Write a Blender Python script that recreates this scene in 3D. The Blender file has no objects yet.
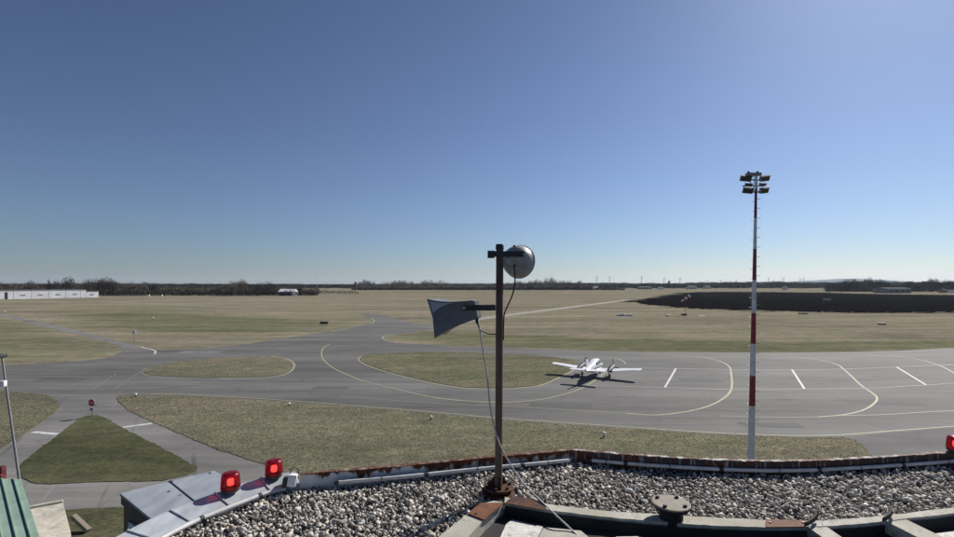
import bpy, bmesh, math, random
import numpy as np
from mathutils import Vector, Matrix, Euler
from mathutils.geometry import tessellate_polygon

# ------------------------------------------------------------------ camera, sky, sun, exposure
S = bpy.context.scene
CAMH, F, HY, CX = 12.0, 477.0, 284.0, 477.0
cam_d = bpy.data.cameras.new('camera'); cam = bpy.data.objects.new('camera', cam_d)
S.collection.objects.link(cam); S.camera = cam
cam.location = (0, 0, CAMH); cam.rotation_euler = (math.radians(90), 0, 0)
cam_d.sensor_width = 36; cam_d.lens = 18.0
cam_d.shift_y = (HY - 268.5) / 954.0
cam_d.clip_start = 0.05; cam_d.clip_end = 60000

SUN_AZ, SUN_EL = math.radians(43), math.radians(36)
w = bpy.data.worlds.new('World'); S.world = w; w.use_nodes = True
wn = w.node_tree.nodes; wl = w.node_tree.links
bg = wn['Background']; sky = wn.new('ShaderNodeTexSky')
sky.sky_type = 'NISHITA'; sky.sun_disc = False
sky.sun_elevation = SUN_EL; sky.sun_rotation = SUN_AZ
sky.altitude = 250; sky.air_density = 1.0; sky.dust_density = 0.45; sky.ozone_density = 3.0
wb = wn.new('ShaderNodeMix'); wb.data_type = 'RGBA'; wb.blend_type = 'MULTIPLY'; wb.inputs[0].default_value = 1.0
wb.inputs[7].default_value = (.495, .57, .70, 1)      # camera white balance
gam = wn.new('ShaderNodeGamma'); gam.inputs[1].default_value = 1.22      # tone response of the webcam
wl.new(sky.outputs[0], gam.inputs[0]); hs = wn.new('ShaderNodeHueSaturation'); hs.inputs['Saturation'].default_value = .79; wl.new(gam.outputs[0], hs.inputs['Color']); wl.new(hs.outputs[0], wb.inputs[6]); wl.new(wb.outputs[2], bg.inputs[0]); bg.inputs[1].default_value = 0.053
sd = bpy.data.lights.new('sun', 'SUN'); sd.energy = 4.9; sd.angle = math.radians(0.5); sd.color = (1, .95, .88)
sun = bpy.data.objects.new('sun', sd); S.collection.objects.link(sun)
tosun = Vector((math.sin(SUN_AZ)*math.cos(SUN_EL), math.cos(SUN_AZ)*math.cos(SUN_EL), math.sin(SUN_EL)))
sun.rotation_euler = tosun.to_track_quat('Z', 'Y').to_euler(); sun.location = (40, 40, 60)
S.view_settings.view_transform = 'Standard'; S.view_settings.look = 'None'
S.view_settings.exposure = 0.35; S.view_settings.gamma = 1.0

random.seed(7); rng = np.random.default_rng(7)
COL = S.collection

# ------------------------------------------------------------------ helpers
def G(px, py, z=0.0):
    y = (CAMH - z) * F / (py - HY)
    return Vector(((px - CX) / F * y, y, z))
def AT(px, d, z): return Vector(((px - CX) / F * d, d, z))
def ZP(py, d): return CAMH - (py - HY) * d / F

def setp(o, label=None, cat=None, group=None, kind=None):
    if label: o['label'] = label
    if cat: o['category'] = cat
    if group: o['group'] = group
    if kind: o['kind'] = kind
    return o

def empty(name, loc=(0, 0, 0), rz=0.0, label=None, cat=None, group=None):
    o = bpy.data.objects.new(name, None); COL.objects.link(o)
    o.location = loc; o.rotation_euler = (0, 0, rz); o.empty_display_size = .2
    return setp(o, label, cat, group)

class MB:
    def __init__(s): s.v = []; s.f = []
    def add(s, vs, fs):
        n = len(s.v); s.v += [tuple(v) for v in vs]; s.f += [tuple(i + n for i in f) for f in fs]; return s
    def box(s, c, d, rot=None):
        hx, hy, hz = d[0]/2, d[1]/2, d[2]/2
        vs = [Vector((x, y, z)) for x in (-hx, hx) for y in (-hy, hy) for z in (-hz, hz)]
        if rot is not None: vs = [rot @ v for v in vs]
        c = Vector(c)
        return s.add([v + c for v in vs], [(0,1,3,2),(4,6,7,5),(0,4,5,1),(2,3,7,6),(0,2,6,4),(1,5,7,3)])
    def cbox(s, c, d, b=.01, rot=None):
        # box with bevelled edges
        bm = bmesh.new(); bmesh.ops.create_cube(bm, size=1)
        for v in bm.verts: v.co = Vector((v.co.x*d[0], v.co.y*d[1], v.co.z*d[2]))
        bmesh.ops.bevel(bm, geom=bm.edges[:], offset=b, segments=2, affect='EDGES', profile=.6)
        bm.verts.index_update()
        c = Vector(c)
        vs = [((rot @ v.co) if rot is not None else v.co) + c for v in bm.verts]
        fs = [[v.index for v in f.verts] for f in bm.faces]
        bm.free(); return s.add(vs, fs)
    def tube(s, pts, r, n=10, cap=True):
        pts = [Vector(p) for p in pts]; rs = r if isinstance(r, (list, tuple)) else [r]*len(pts)
        rings = []; up = Vector((0, 0, 1)); prev = None
        for i, p in enumerate(pts):
            t = (pts[min(i+1, len(pts)-1)] - pts[max(i-1, 0)]).normalized()
            if prev is None:
                a = t.cross(Vector((0, 0, 1)) if abs(t.z) < .9 else Vector((0, 1, 0))).normalized()
            else:
                a = (prev - t * prev.dot(t)).normalized()
            prev = a; b = t.cross(a)
            rings.append([p + (a*math.cos(2*math.pi*k/n) + b*math.sin(2*math.pi*k/n))*rs[i] for k in range(n)])
        return s.loft(rings, cap)
    def loft(s, rings, cap=True):
        n = len(rings[0]); vs = [v for r in rings for v in r]; fs = []
        for i in range(len(rings)-1):
            for k in range(n):
                fs.append((i*n+k, i*n+(k+1) % n, (i+1)*n+(k+1) % n, (i+1)*n+k))
        if cap: fs += [tuple(range(n))[::-1], tuple((len(rings)-1)*n+k for k in range(n))]
        return s.add(vs, fs)
    def lathe(s, prof, n=24, org=(0, 0, 0), rot=None, cap=False):
        rings = []
        for r, z in prof:
            ring = [Vector((r*math.cos(2*math.pi*k/n), r*math.sin(2*math.pi*k/n), z)) for k in range(n)]
            if rot is not None: ring = [rot @ v for v in ring]
            rings.append([v + Vector(org) for v in ring])
        return s.loft(rings, cap)
    def build(s, name, mat=None, parent=None, smooth=False, angle=None):
        me = bpy.data.meshes.new(name); me.from_pydata(s.v, [], s.f)
        bm = bmesh.new(); bm.from_mesh(me); bmesh.ops.recalc_face_normals(bm, faces=bm.faces[:]); bm.to_mesh(me); bm.free()
        if mat: me.materials.append(mat)
        if smooth:
            me.shade_smooth()
            if angle: me.set_sharp_from_angle(angle=math.radians(angle))
        o = bpy.data.objects.new(name, me); COL.objects.link(o)
        if parent: o.parent = parent
        return o

def copy_tree(o, parent=None):
    c = o.copy(); COL.objects.link(c); c.parent = parent
    for ch in list(o.children): copy_tree(ch, c)
    return c

def smooth_line(pts, sub=6, closed=False):
    P = [Vector(p) for p in pts]; n = len(P); out = []
    rngi = range(n) if closed else range(n-1)
    for i in rngi:
        p0 = P[(i-1) % n] if closed or i > 0 else P[0]*2 - P[1]
        p1 = P[i]; p2 = P[(i+1) % n]
        p3 = P[(i+2) % n] if closed or i+2 < n else P[-1]*2 - P[-2]
        a = (p1-p0).length**.5 + 1e-6; b = (p2-p1).length**.5 + 1e-6; c = (p3-p2).length**.5 + 1e-6
        m1 = (p2-p1) + ((p1-p0)/a - (p2-p0)/(a+b))*b
        m2 = (p2-p1) + ((p3-p2)/c - (p3-p1)/(b+c))*b
        for k in range(sub):
            t = k/sub
            out.append(p1*(2*t**3-3*t**2+1) + m1*(t**3-2*t**2+t) + p2*(-2*t**3+3*t**2) + m2*(t**3-t**2))
    if not closed: out.append(P[-1])
    return out

def sheet(name, pts, z, mat, skirt=0.0, parent=None):
    pts = [Vector((p[0], p[1], z)) for p in pts]
    tris = tessellate_polygon([pts])
    m = MB(); vs = list(pts); fs = [tuple(t) for t in tris]; n = len(pts)
    if skirt:
        vs += [Vector((p.x, p.y, z - skirt)) for p in pts]
        fs += [(i, (i+1) % n, n + (i+1) % n, n + i) for i in range(n)]
    me = bpy.data.meshes.new(name); me.from_pydata([tuple(v) for v in vs], [], fs)
    bm = bmesh.new(); bm.from_mesh(me)
    for f in bm.faces:
        f.normal_update()
        if abs(f.normal.z) > .5 and f.normal.z < 0: f.normal_flip()
    bm.to_mesh(me); bm.free(); me.materials.append(mat)
    o = bpy.data.objects.new(name, me); COL.objects.link(o)
    if parent: o.parent = parent
    return o

def ribbon(name, pts, width, z, mat, parent=None):
    pts = [Vector((p[0], p[1], z)) for p in pts]; vs = []; fs = []
    for i, p in enumerate(pts):
        t = (pts[min(i+1, len(pts)-1)] - pts[max(i-1, 0)]); t.z = 0; t.normalize()
        nn = Vector((-t.y, t.x, 0))*width/2
        vs += [p+nn, p-nn]
        if i: fs.append((2*i-2, 2*i-1, 2*i+1, 2*i))
    return MB().add(vs, fs).build(name, mat, parent)

def inpoly(x, y, poly):
    ins = np.zeros(x.shape, bool); n = len(poly)
    for i in range(n):
        x1, y1 = poly[i][0], poly[i][1]; x2, y2 = poly[(i+1) % n][0], poly[(i+1) % n][1]
        c = ((y1 > y) != (y2 > y)) & (x < (x2-x1)*(y-y1)/((y2-y1) if y2 != y1 else 1e-9) + x1)
        ins ^= c
    return ins

# ------------------------------------------------------------------ materials
class NT:
    def __init__(s, name):
        s.m = bpy.data.materials.new(name); s.m.use_nodes = True
        s.t = s.m.node_tree; s.b = s.t.nodes['Principled BSDF']; s.out = s.t.nodes['Material Output']
    def n(s, typ, **kw):
        nd = s.t.nodes.new('ShaderNode'+typ)
        for k, v in kw.items():
            if k in nd.inputs: nd.inputs[k].default_value = v
            else: setattr(nd, k, v)
        return nd
    def l(s, a, b): s.t.links.new(a, b)
    def coord(s, scale=(1, 1, 1), which='Object', rot=(0, 0, 0)):
        tc = s.n('TexCoord'); mp = s.n('Mapping'); mp.inputs['Scale'].default_value = scale
        mp.inputs['Rotation'].default_value = rot
        s.l(tc.outputs[which], mp.inputs['Vector']); return mp.outputs[0]
    def noise(s, vec, scale, detail=5, rough=.6):
        nd = s.n('TexNoise'); nd.inputs['Scale'].default_value = scale; nd.inputs['Detail'].default_value = detail
        nd.inputs['Roughness'].default_value = rough; s.l(vec, nd.inputs['Vector']); return nd.outputs['Fac']
    def ramp(s, fac, stops):
        r = s.n('ValToRGB'); e = r.color_ramp.elements
        while len(e) < len(stops): e.new(.5)
        for el, (p, c) in zip(e, stops):
            el.position = p; el.color = (c, c, c, 1) if isinstance(c, (int, float)) else (*c, 1)
        s.l(fac, r.inputs[0]); return r.outputs[0]
    def mix(s, fac, a, b, mode='MIX'):
        m = s.n('Mix'); m.data_type = 'RGBA'; m.blend_type = mode; m.clamp_factor = True
        for val, idx in ((fac, 0), (a, 6), (b, 7)):
            if isinstance(val, bpy.types.NodeSocket): s.l(val, m.inputs[idx])
            elif isinstance(val, (int, float)): m.inputs[idx].default_value = val if idx == 0 else (val, val, val, 1)
            else: m.inputs[idx].default_value = (*val, 1)
        return m.outputs[2]
    def bump(s, h, strength=.3, dist=.01):
        b = s.n('Bump'); b.inputs['Strength'].default_value = strength; b.inputs['Distance'].default_value = dist
        s.l(h, b.inputs['Height']); s.l(b.outputs[0], s.b.inputs['Normal'])
    def col(s, c): s.l(c, s.b.inputs['Base Color']); return s
    def rough(s, v): s.b.inputs['Roughness'].default_value = v; return s

def simple(name, c, rough=.6, var=.25, scale=6.0, metal=0.0, bump=0.0, coat=0.0, scl=(1, 1, 1), spec=.5):
    t = NT(name); t.b.inputs['Specular IOR Level'].default_value = spec; v = t.coord(scl); f = t.noise(v, scale)
    a = tuple(x*(1-var) for x in c); b = tuple(min(1, x*(1+var)) for x in c)
    t.col(t.ramp(f, [(.3, a), (.7, b)])).rough(rough); t.b.inputs['Metallic'].default_value = metal
    t.b.inputs['Coat Weight'].default_value = coat
    if bump: t.bump(t.noise(v, scale*6, 4), bump, .02)
    return t.m

def m_asphalt(name, base, ang=0.0, tint=1.0):
    t = NT(name)
    streak = t.noise(t.coord((.035, .9, 1), rot=(0, 0, ang)), 1.0, 5, .65)
    streak2 = t.noise(t.coord((.008, .12, 1), rot=(0, 0, ang)), 1.0, 3, .5)
    blot = t.noise(t.coord((.35, 1, 1), rot=(0, 0, ang)), .22, 7, .68); fine = t.noise(t.coord(), 9, 6, .75)
    a = tuple(x*.6 for x in base); b = tuple(x*1.32 for x in base)
    c = t.ramp(streak, [(.3, a), (.7, b)])
    c = t.mix(.55, c, t.ramp(streak2, [(.35, tuple(x*.68 for x in base)), (.68, tuple(x*1.34 for x in base))]))
    c = t.mix(.8, c, t.ramp(blot, [(.3, .66), (.5, 1.0), (.7, 1.28)]), 'MULTIPLY')
    c = t.mix(.7, c, t.ramp(fine, [(.25, .75), (.75, 1.2)]), 'MULTIPLY')
    # cracks sealed with darker bitumen
    vv = t.n('TexVoronoi'); vv.feature = 'DISTANCE_TO_EDGE'; vv.inputs['Scale'].default_value = .16
    wv = t.n('VectorMath', operation='ADD'); tc = t.coord((.6, 1.6, 1), rot=(0, 0, ang))
    nz = t.n('TexNoise'); nz.inputs['Scale'].default_value = .5; t.l(tc, nz.inputs['Vector'])
    t.l(tc, wv.inputs[0]); t.l(nz.outputs['Color'], wv.inputs[1]); t.l(wv.outputs[0], vv.inputs['Vector'])
    crack = t.ramp(vv.outputs[0], [(.0, .72), (.008, .95), (.02, 1.0)])
    c = t.mix(.85, c, crack, 'MULTIPLY')
    sx = t.n('SeparateXYZ'); wob = t.n('VectorMath', operation='ADD'); q = t.coord((1, 1, 1), rot=(0, 0, ang)); nw = t.n('TexNoise'); nw.inputs['Scale'].default_value = .15; t.l(q, nw.inputs['Vector'])
    t.l(q, wob.inputs[0]); t.l(nw.outputs['Color'], wob.inputs[1]); t.l(wob.outputs[0], sx.inputs[0])
    for per, wdt, dk in ((4.3, .05, .72), (11.7, .10, .66), (7.1, .03, 1.3)):
        md = t.n('Math', operation='PINGPONG'); md.inputs[1].default_value = per/2; t.l(sx.outputs[1], md.inputs[0])
        seam = t.ramp(md.outputs[0], [(0.0, dk), (wdt, dk), (wdt+.06, 1.0)])
        c = t.mix(t.ramp(t.noise(t.coord((.05, .3, 1), rot=(0, 0, ang)), 1.0, 4), [(.35, 0.0), (.6, 1.0)]), c, t.mix(1.0, c, seam, 'MULTIPLY'))
    t.col(c).rough(.85); t.bump(fine, .25, .02)
    t.b.inputs['Specular IOR Level'].default_value = .25
    return t.m

GRASS_DRY = (.218, .190, .154); GRASS_DRY2 = (.342, .303, .252); GRASS_GREEN = (.112, .120, .072); GRASS_GREEN2 = (.185, .190, .118)
def m_grass(name, green_attr=True, green=.25, tone=1.0):
    t = NT(name)
    big = t.noise(t.coord((1, 2.5, 1)), .018, 6, .6); mid = t.noise(t.coord((1, 2.2, 1)), .16, 6, .65)
    sml = t.noise(t.coord((.8, 1.4, 1)), 3.0, 7, .82); fin = t.noise(t.coord((1, 1, 1)), 17, 4, .7)
    dry = t.ramp(sml, [(.30, tuple(x*.42 for x in GRASS_DRY)), (.48, GRASS_DRY), (.70, GRASS_DRY2)])
    grn = t.ramp(sml, [(.30, tuple(x*.45 for x in GRASS_GREEN)), (.50, GRASS_GREEN), (.72, GRASS_GREEN2)])
    gm = t.ramp(mid, [(.38, 0.0), (.66, 1.0)])
    gb = t.ramp(big, [(.4, 0.0), (.65, 1.0)])
    g0 = t.mix(.5, gm, gb)
    if green_attr:
        at = t.n('Attribute'); at.attribute_name = 'green'
        nn = t.n('Math', operation='MULTIPLY_ADD'); nn.inputs[1].default_value = .9; nn.inputs[2].default_value = -.45
        t.l(mid, nn.inputs[0])
        ad = t.n('Math', operation='ADD'); t.l(at.outputs['Fac'], ad.inputs[0]); t.l(nn.outputs[0], ad.inputs[1])
        wgt = t.mix(.35, t.ramp(ad.outputs[0], [(.05, 0.0), (.9, 1.0)]), g0)
    else:
        wgt = t.mix(1 - min(1, abs(green-.5)*2)*.5, (green, green, green), t.mix(.5, g0, (green, green, green)))
    c = t.mix(wgt, dry, grn)
    c = t.mix(.6, c, t.ramp(fin, [(.3, .62), (.72, 1.4)]), 'MULTIPLY')
    c = t.mix(.7, c, t.ramp(big, [(.3, .8), (.7, 1.15)]), 'MULTIPLY')
    mott = t.noise(t.coord((.7, 1.3, 1)), .55, 5, .7); mott2 = t.noise(t.coord((1, 1.5, 1)), .09, 4, .6)
    c = t.mix(.8, c, t.ramp(mott, [(.32, (.66, .70, .68)), (.5, (1, 1, 1)), (.68, (1.32, 1.27, 1.12))]), 'MULTIPLY')
    c = t.mix(.8, c, t.ramp(mott2, [(.35, (.80, .90, .78)), (.65, (1.14, 1.08, 1.06))]), 'MULTIPLY')
    if tone != 1.0: c = t.mix(1.0, c, (tone, tone*1.03, tone*.96), 'MULTIPLY')
    far = t.noise(t.coord((.006, .035, 1), rot=(0, 0, .05)), 1.0, 6, .68); far2 = t.noise(t.coord((.02, .16, 1), rot=(0, 0, -.04)), 1.0, 5, .65)
    c = t.mix(.85, c, t.ramp(far, [(.3, (.70, .72, .72)), (.5, (1, 1, 1)), (.7, (1.28, 1.22, 1.16))]), 'MULTIPLY')
    c = t.mix(.7, c, t.ramp(far2, [(.3, .6), (.5, 1.0), (.7, 1.3)]), 'MULTIPLY')
    t.col(c).rough(.95); t.b.inputs['Specular IOR Level'].default_value = 0
    t.bump(t.noise(t.coord((1, 1.1, 1)), 5, 7, .8), .6, .08)
    return t.m

def m_rustpaint(name, paint, rust_lo=.48, rust_hi=.56, zc=None, zr=.05, streak=3.0, flake=None):
    t = NT(name); v = t.coord((1, 1, 1/streak))
    f = t.noise(v, 9, 6, .65)
    if zc is not None:
        gm = t.n('NewGeometry'); sp = t.n('SeparateXYZ'); t.l(gm.outputs['Position'], sp.inputs[0])
        mr = t.n('MapRange'); mr.inputs['From Min'].default_value = zc - zr; mr.inputs['From Max'].default_value = zc
        mr.inputs['To Min'].default_value = -.12; mr.inputs['To Max'].default_value = .12
        t.l(sp.outputs[2], mr.inputs[0])
        ad = t.n('Math', operation='ADD'); t.l(f, ad.inputs[0]); t.l(mr.outputs[0], ad.inputs[1]); f = ad.outputs[0]
    mask = t.ramp(f, [(rust_lo, 0.0), (rust_hi, 1.0)])
    f2 = t.noise(t.coord(), 40, 5, .7)
    rust = t.ramp(f2, [(.25, (.03, .012, .007)), (.5, (.095, .036, .019)), (.8, (.20, .085, .045))])
    pt = t.mix(.5, paint, t.ramp(t.noise(t.coord((1, 1, .4)), 14, 5, .6), [(.3, tuple(x*.6 for x in paint)), (.7, tuple(min(1, x*1.25) for x in paint))]))
    c = t.mix(mask, pt, rust)
    if flake:
        c = t.mix(t.ramp(t.noise(t.coord((1, 1, .10)), 38, 4, .6), [(.56, 0.0), (.62, .9)]), c, flake)
    t.col(c).rough(.75); t.bump(f2, .35, .004); t.b.inputs['Specular IOR Level'].default_value = .2
    return t.m

def m_concrete(name, c, scale=10.0, moss=None):
    t = NT(name); a = t.noise(t.coord(), scale, 7, .7); b = t.noise(t.coord(), scale*6, 5, .7); d = t.noise(t.coord(), scale*.25, 4)
    k = t.ramp(a, [(.25, tuple(x*.45 for x in c)), (.48, c), (.75, tuple(min(1, x*1.3) for x in c))])
    k = t.mix(.8, k, t.ramp(b, [(.3, .6), (.65, 1.15)]), 'MULTIPLY')
    if moss: k = t.mix(t.ramp(d, [(.45, 0.0), (.62, .8)]), k, moss)
    t.col(k).rough(.9); t.bump(b, .5, .006); return t.m

def m_attr(name, attr, rough=.8, bumps=0.0, mult=1.0):
    t = NT(name); at = t.n('Attribute'); at.attribute_name = attr
    c = at.outputs['Color']
    if bumps:
        f = t.noise(t.coord(), 160, 3, .6); c = t.mix(.6, c, t.ramp(f, [(.3, .7), (.7, 1.15)]), 'MULTIPLY')
    t.col(c).rough(rough); t.b.inputs['Specular IOR Level'].default_value = .3 if rough < .9 else 0; return t.m

def m_glass_dark(name, c=(.02, .025, .03)):
    t = NT(name); t.b.inputs['Base Color'].default_value = (*c, 1); t.rough(.08)
    t.l(t.ramp(t.noise(t.coord(), 3), [(.3, .06), (.8, .2)]), t.b.inputs['Roughness']); return t.m

M = {}
M['asphalt'] = m_asphalt('asphalt', (.119, .117, .112), math.radians(3))
M['asphalt_dark'] = m_asphalt('asphalt_dark', (.095, .095, .094), math.radians(20))
M['service'] = m_asphalt('service_asphalt', (.168, .163, .155), math.radians(60))
M['track'] = simple('track_concrete', (.225, .205, .165), .9, .25, .3)
M['worn'] = simple('worn_grass', (.185, .165, .12), .95, .25, .1)
M['grass'] = m_grass('grass_field')
M['grass_near'] = m_grass('grass_near', False, .5)
M['grass_green'] = m_grass('grass_island_green', False, .9, .62)
M['grass_mid'] = m_grass('grass_mid', False, .68)
M['burnt'] = None
M['yellow'] = None

def m_paint(name, c, wear=.5):
    t = NT(name); f = t.noise(t.coord(), 2.2, 7, .75)
    t.col(t.mix(t.ramp(f, [(.42, 0.0), (.72, wear)]), c, (.15, .15, .15))).rough(.75); return t.m
M['yellow'] = m_paint('yellow_line_paint', (.35, .325, .165), .95)
M['yellow_faint'] = m_paint('yellow_line_worn', (.23, .215, .145), 1.0)
M['white_line'] = m_paint('white_line_paint', (.56, .56, .55), .7)
M['white_faint'] = m_paint('white_line_worn', (.25, .25, .245), .95)
def _burnt():
    t = NT('burnt_soil'); f = t.noise(t.coord((1, 1, 1)), .05, 6, .7); g = t.noise(t.coord((.25, 1, 1)), .03, 5, .6)
    c = t.ramp(f, [(.3, (.004, .004, .005)), (.7, (.012, .0115, .013))])
    c = t.mix(t.ramp(g, [(.62, 0.0), (.78, .35)]), c, (.045, .042, .036))
    t.col(c).rough(1.0); t.b.inputs['Specular IOR Level'].default_value = 0; return t.m
M['burnt'] = _burnt()
M['white_metal'] = simple('white_metal', (.72, .73, .75), .45, .08, 3)
M['white_plastic'] = simple('white_plastic', (.75, .75, .73), .5, .1, 8)
M['dark_metal'] = simple('dark_metal', (.03, .03, .033), .5, .35, 12)
M['grey_metal'] = simple('grey_metal', (.22, .23, .24), .45, .25, 8)
M['galv'] = simple('galvanised_metal', (.40, .42, .44), .38, .18, 9, metal=.55)
M['mast_white'] = simple('mast_white_paint', (.62, .63, .65), .5, .14, 2.5)
M['mast_red'] = simple('mast_red_paint', (.22, .018, .02), .5, .3, 3)
M['red_paint'] = simple('red_paint', (.45, .03, .03), .5, .15, 5)
M['blue_paint'] = simple('blue_paint', (.03, .09, .3), .5, .15, 5)
M['horn'] = simple('horn_grey_paint', (.125, .128, .138), .48, .3, 7, coat=.2)
M['bell'] = simple('bell_grey_paint', (.36, .36, .35), .42, .25, 9)
M['pole_rust'] = m_rustpaint('pole_rust', (.15, .105, .088), .50, .66, streak=6)
M['flange_rust'] = m_rustpaint('flange_rust', (.05, .026, .02), .42, .6, streak=1)
M['plate_rust'] = m_rustpaint('plate_rust', (.17, .072, .036), .46, .68, streak=1)
M['plate_grey'] = simple('plate_grey_brown', (.20, .17, .13), .7, .22, 25, bump=.2)
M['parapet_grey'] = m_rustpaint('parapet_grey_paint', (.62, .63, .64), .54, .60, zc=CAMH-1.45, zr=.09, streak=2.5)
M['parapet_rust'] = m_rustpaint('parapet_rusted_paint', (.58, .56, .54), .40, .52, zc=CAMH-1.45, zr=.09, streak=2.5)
M['parapet_dark'] = m_rustpaint('parapet_shade_flaking', (.05, .045, .045), .5, .6, streak=3.5, flake=(.30, .30, .31))  # near-black base paints in the shade of the right parapet's inner face
M['coping_white'] = m_rustpaint('coping_flaking', (.50, .48, .46), .42, .52, streak=1)
M['coping_rust'] = m_rustpaint('coping_rusted', (.30, .24, .20), .36, .5, streak=1)
M['conduit'] = simple('conduit_pvc', (.52, .52, .51), .5, .2, 10)
M['sheet_metal'] = simple('zinc_sheet', (.40, .43, .46), .5, .3, 9, metal=.2, bump=.08, scl=(1, .35, 1))
M['bay_roof'] = simple('bay_roof_sheet', (.29, .315, .35), .5, .24, 5, metal=.1, bump=.08, scl=(1, .4, 1))
M['curb'] = m_concrete('curb_concrete', (.46, .44, .385), 14, (.33, .305, .235))
M['curb_dark'] = m_concrete('curb_shade_and_stub', (.016, .016, .016), 12)  # near-black for the painted curb shade and the stub pipe
M['slab'] = m_concrete('slab_concrete', (.62, .61, .57), 16)
M['deck'] = m_concrete('roof_deck', (.022, .021, .020), 12)
M['plaster'] = m_concrete('plaster', (.42, .41, .38), 2)
M['stone'] = m_attr('gravel_stone', 'scol', .75, 1)
def _blade():
    t = NT('grass_blade'); at = t.n('Attribute'); at.attribute_name = 'scol'
    d = t.n('BsdfDiffuse'); tr = t.n('BsdfTranslucent'); mx_ = t.n('MixShader'); mx_.inputs[0].default_value = .5
    t.l(at.outputs['Color'], d.inputs[0]); t.l(at.outputs['Color'], tr.inputs[0]); t.l(d.outputs[0], mx_.inputs[1]); t.l(tr.outputs[0], mx_.inputs[2])
    t.l(mx_.outputs[0], t.out.inputs['Surface']); t.t.nodes.remove(t.b); return t.m
M['blade'] = _blade()
M['twig'] = m_attr('winter_twigs', 'scol', .95)
M['bark'] = simple('bark', (.045, .038, .032), .95, .3, 3)
M['glass'] = m_glass_dark('dark_glass')
M['plane_white'] = simple('aircraft_white', (.84, .84, .84), .3, .04, 2, coat=.4)
M['plane_navy'] = simple('aircraft_navy', (.02, .022, .03), .6, .2, 3, spec=.25)
M['rubber'] = simple('rubber', (.02, .02, .02), .85, .3, 12)
M['green_roof'] = simple('green_roof_sheet', (.27, .38, .30), .5, .2, 1.2)
M['beige'] = m_concrete('beige_render', (.46, .43, .36), 1.2)
M['hall_roof'] = simple('hall_roof', (.15, .15, .155), .6, .2, .4, spec=0)
M['hall_wall'] = simple('hall_wall', (.78, .79, .82), .7, .12, .25, spec=.1)
M['grey_wall'] = simple('grey_wall', (.24, .24, .25), .8, .2, .2, spec=0)
M['pale_wall'] = simple('pale_wall', (.55, .54, .50), .8, .12, .2, spec=0)
M['hill'] = simple('hill_forest', (.05, .06, .055), 1, .3, .002, spec=0)
M['cable'] = simple('cable_sheath', (.42, .41, .39), .6, .25, 40)
M['cable_dark'] = simple('cable_black', (.03, .03, .03), .6, .25, 40)
def _lens():
    t = NT('red_lens'); t.b.inputs['Base Color'].default_value = (.52, .012, .035, 1); t.rough(.25)
    t.b.inputs['Transmission Weight'].default_value = .85; t.b.inputs['IOR'].default_value = 1.3
    f = t.noise(t.coord((1, 1, .15)), 60, 3); t.bump(f, .15, .004); return t.m
M['lens'] = _lens()
def _bulb():
    t = NT('lit_bulb'); t.b.inputs['Base Color'].default_value = (1, .5, .4, 1)
    f = t.noise(t.coord(), 30, 2); t.l(t.ramp(f, [(.3, (1, .22, .08)), (.7, (1, .42, .2))]), t.b.inputs['Emission Color'])
    t.b.inputs['Emission Strength'].default_value = 3.0; return t.m
M['bulb'] = _bulb()

# ------------------------------------------------------------------ ground
def pxpoly(l, sub=5, closed=True): return smooth_line([G(*p) for p in l], sub, closed)

nr, na = 330, 420
rad = np.geomspace(8, 14000, nr); ang = np.linspace(-math.radians(75), math.radians(75), na)
RR, AA = np.meshgrid(rad, ang, indexing='ij')
gx = (RR*np.sin(AA)).ravel(); gy = (RR*np.cos(AA)).ravel()
# soft green zones (grass that has begun to grow), given as world polygons traced on the ground
def softmask(poly_px, soft):
    P = [G(*p) for p in poly_px]
    cxm = np.zeros_like(gx); k = 0
    for a in np.linspace(0, 2*math.pi, 9)[:-1]:
        for rr in (.35, 1.0):
            cxm += inpoly(gx + soft[0]*rr*math.cos(a), gy + soft[1]*rr*math.sin(a), P); k += 1
    return cxm/k
green = np.zeros_like(gx)
for poly, soft, wgt in [
    ([(70,315),(140,312),(240,316),(320,320),(352,324),(300,331),(210,334),(130,330),(90,322)], (12, 9), .85),
    ([(0,318),(50,330),(110,345),(118,351),(90,357),(30,362),(0,362),(-80,360),(-80,318)], (5, 5), .55),
    ([(40,308),(100,307),(200,306),(240,309),(120,311),(60,311)], (20, 12), .5),
    ([(386,337),(430,331),(480,333),(620,339),(760,342),(860,342),(960,340),(1100,338),(1100,349),(954,348),(800,352),(600,351),(440,346)], (6, 2.5), .9),
    ([(300,292),(420,291),(560,291),(560,293),(420,294),(300,295)], (30, 30), .3),
]:
    green = np.maximum(green, softmask(poly, soft)*wgt)
idx = np.arange(nr*na).reshape(nr, na)
quads = np.stack([idx[:-1, :-1], idx[1:, :-1], idx[1:, 1:], idx[:-1, 1:]], -1).reshape(-1, 4)
me = bpy.data.meshes.new('ground'); me.from_pydata(np.stack([gx, gy, np.zeros_like(gx)], 1).tolist(), [], quads.tolist())
at = me.attributes.new('green', 'FLOAT', 'POINT'); at.data.foreach_set('value', green.astype(np.float32))
me.materials.append(M['grass']); me.flip_normals() if me.polygons[0].normal.z < 0 else None
ground = bpy.data.objects.new('ground', me); COL.objects.link(ground); setp(ground, 'dry late-winter grass field of the airfield', kind='structure')

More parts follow.
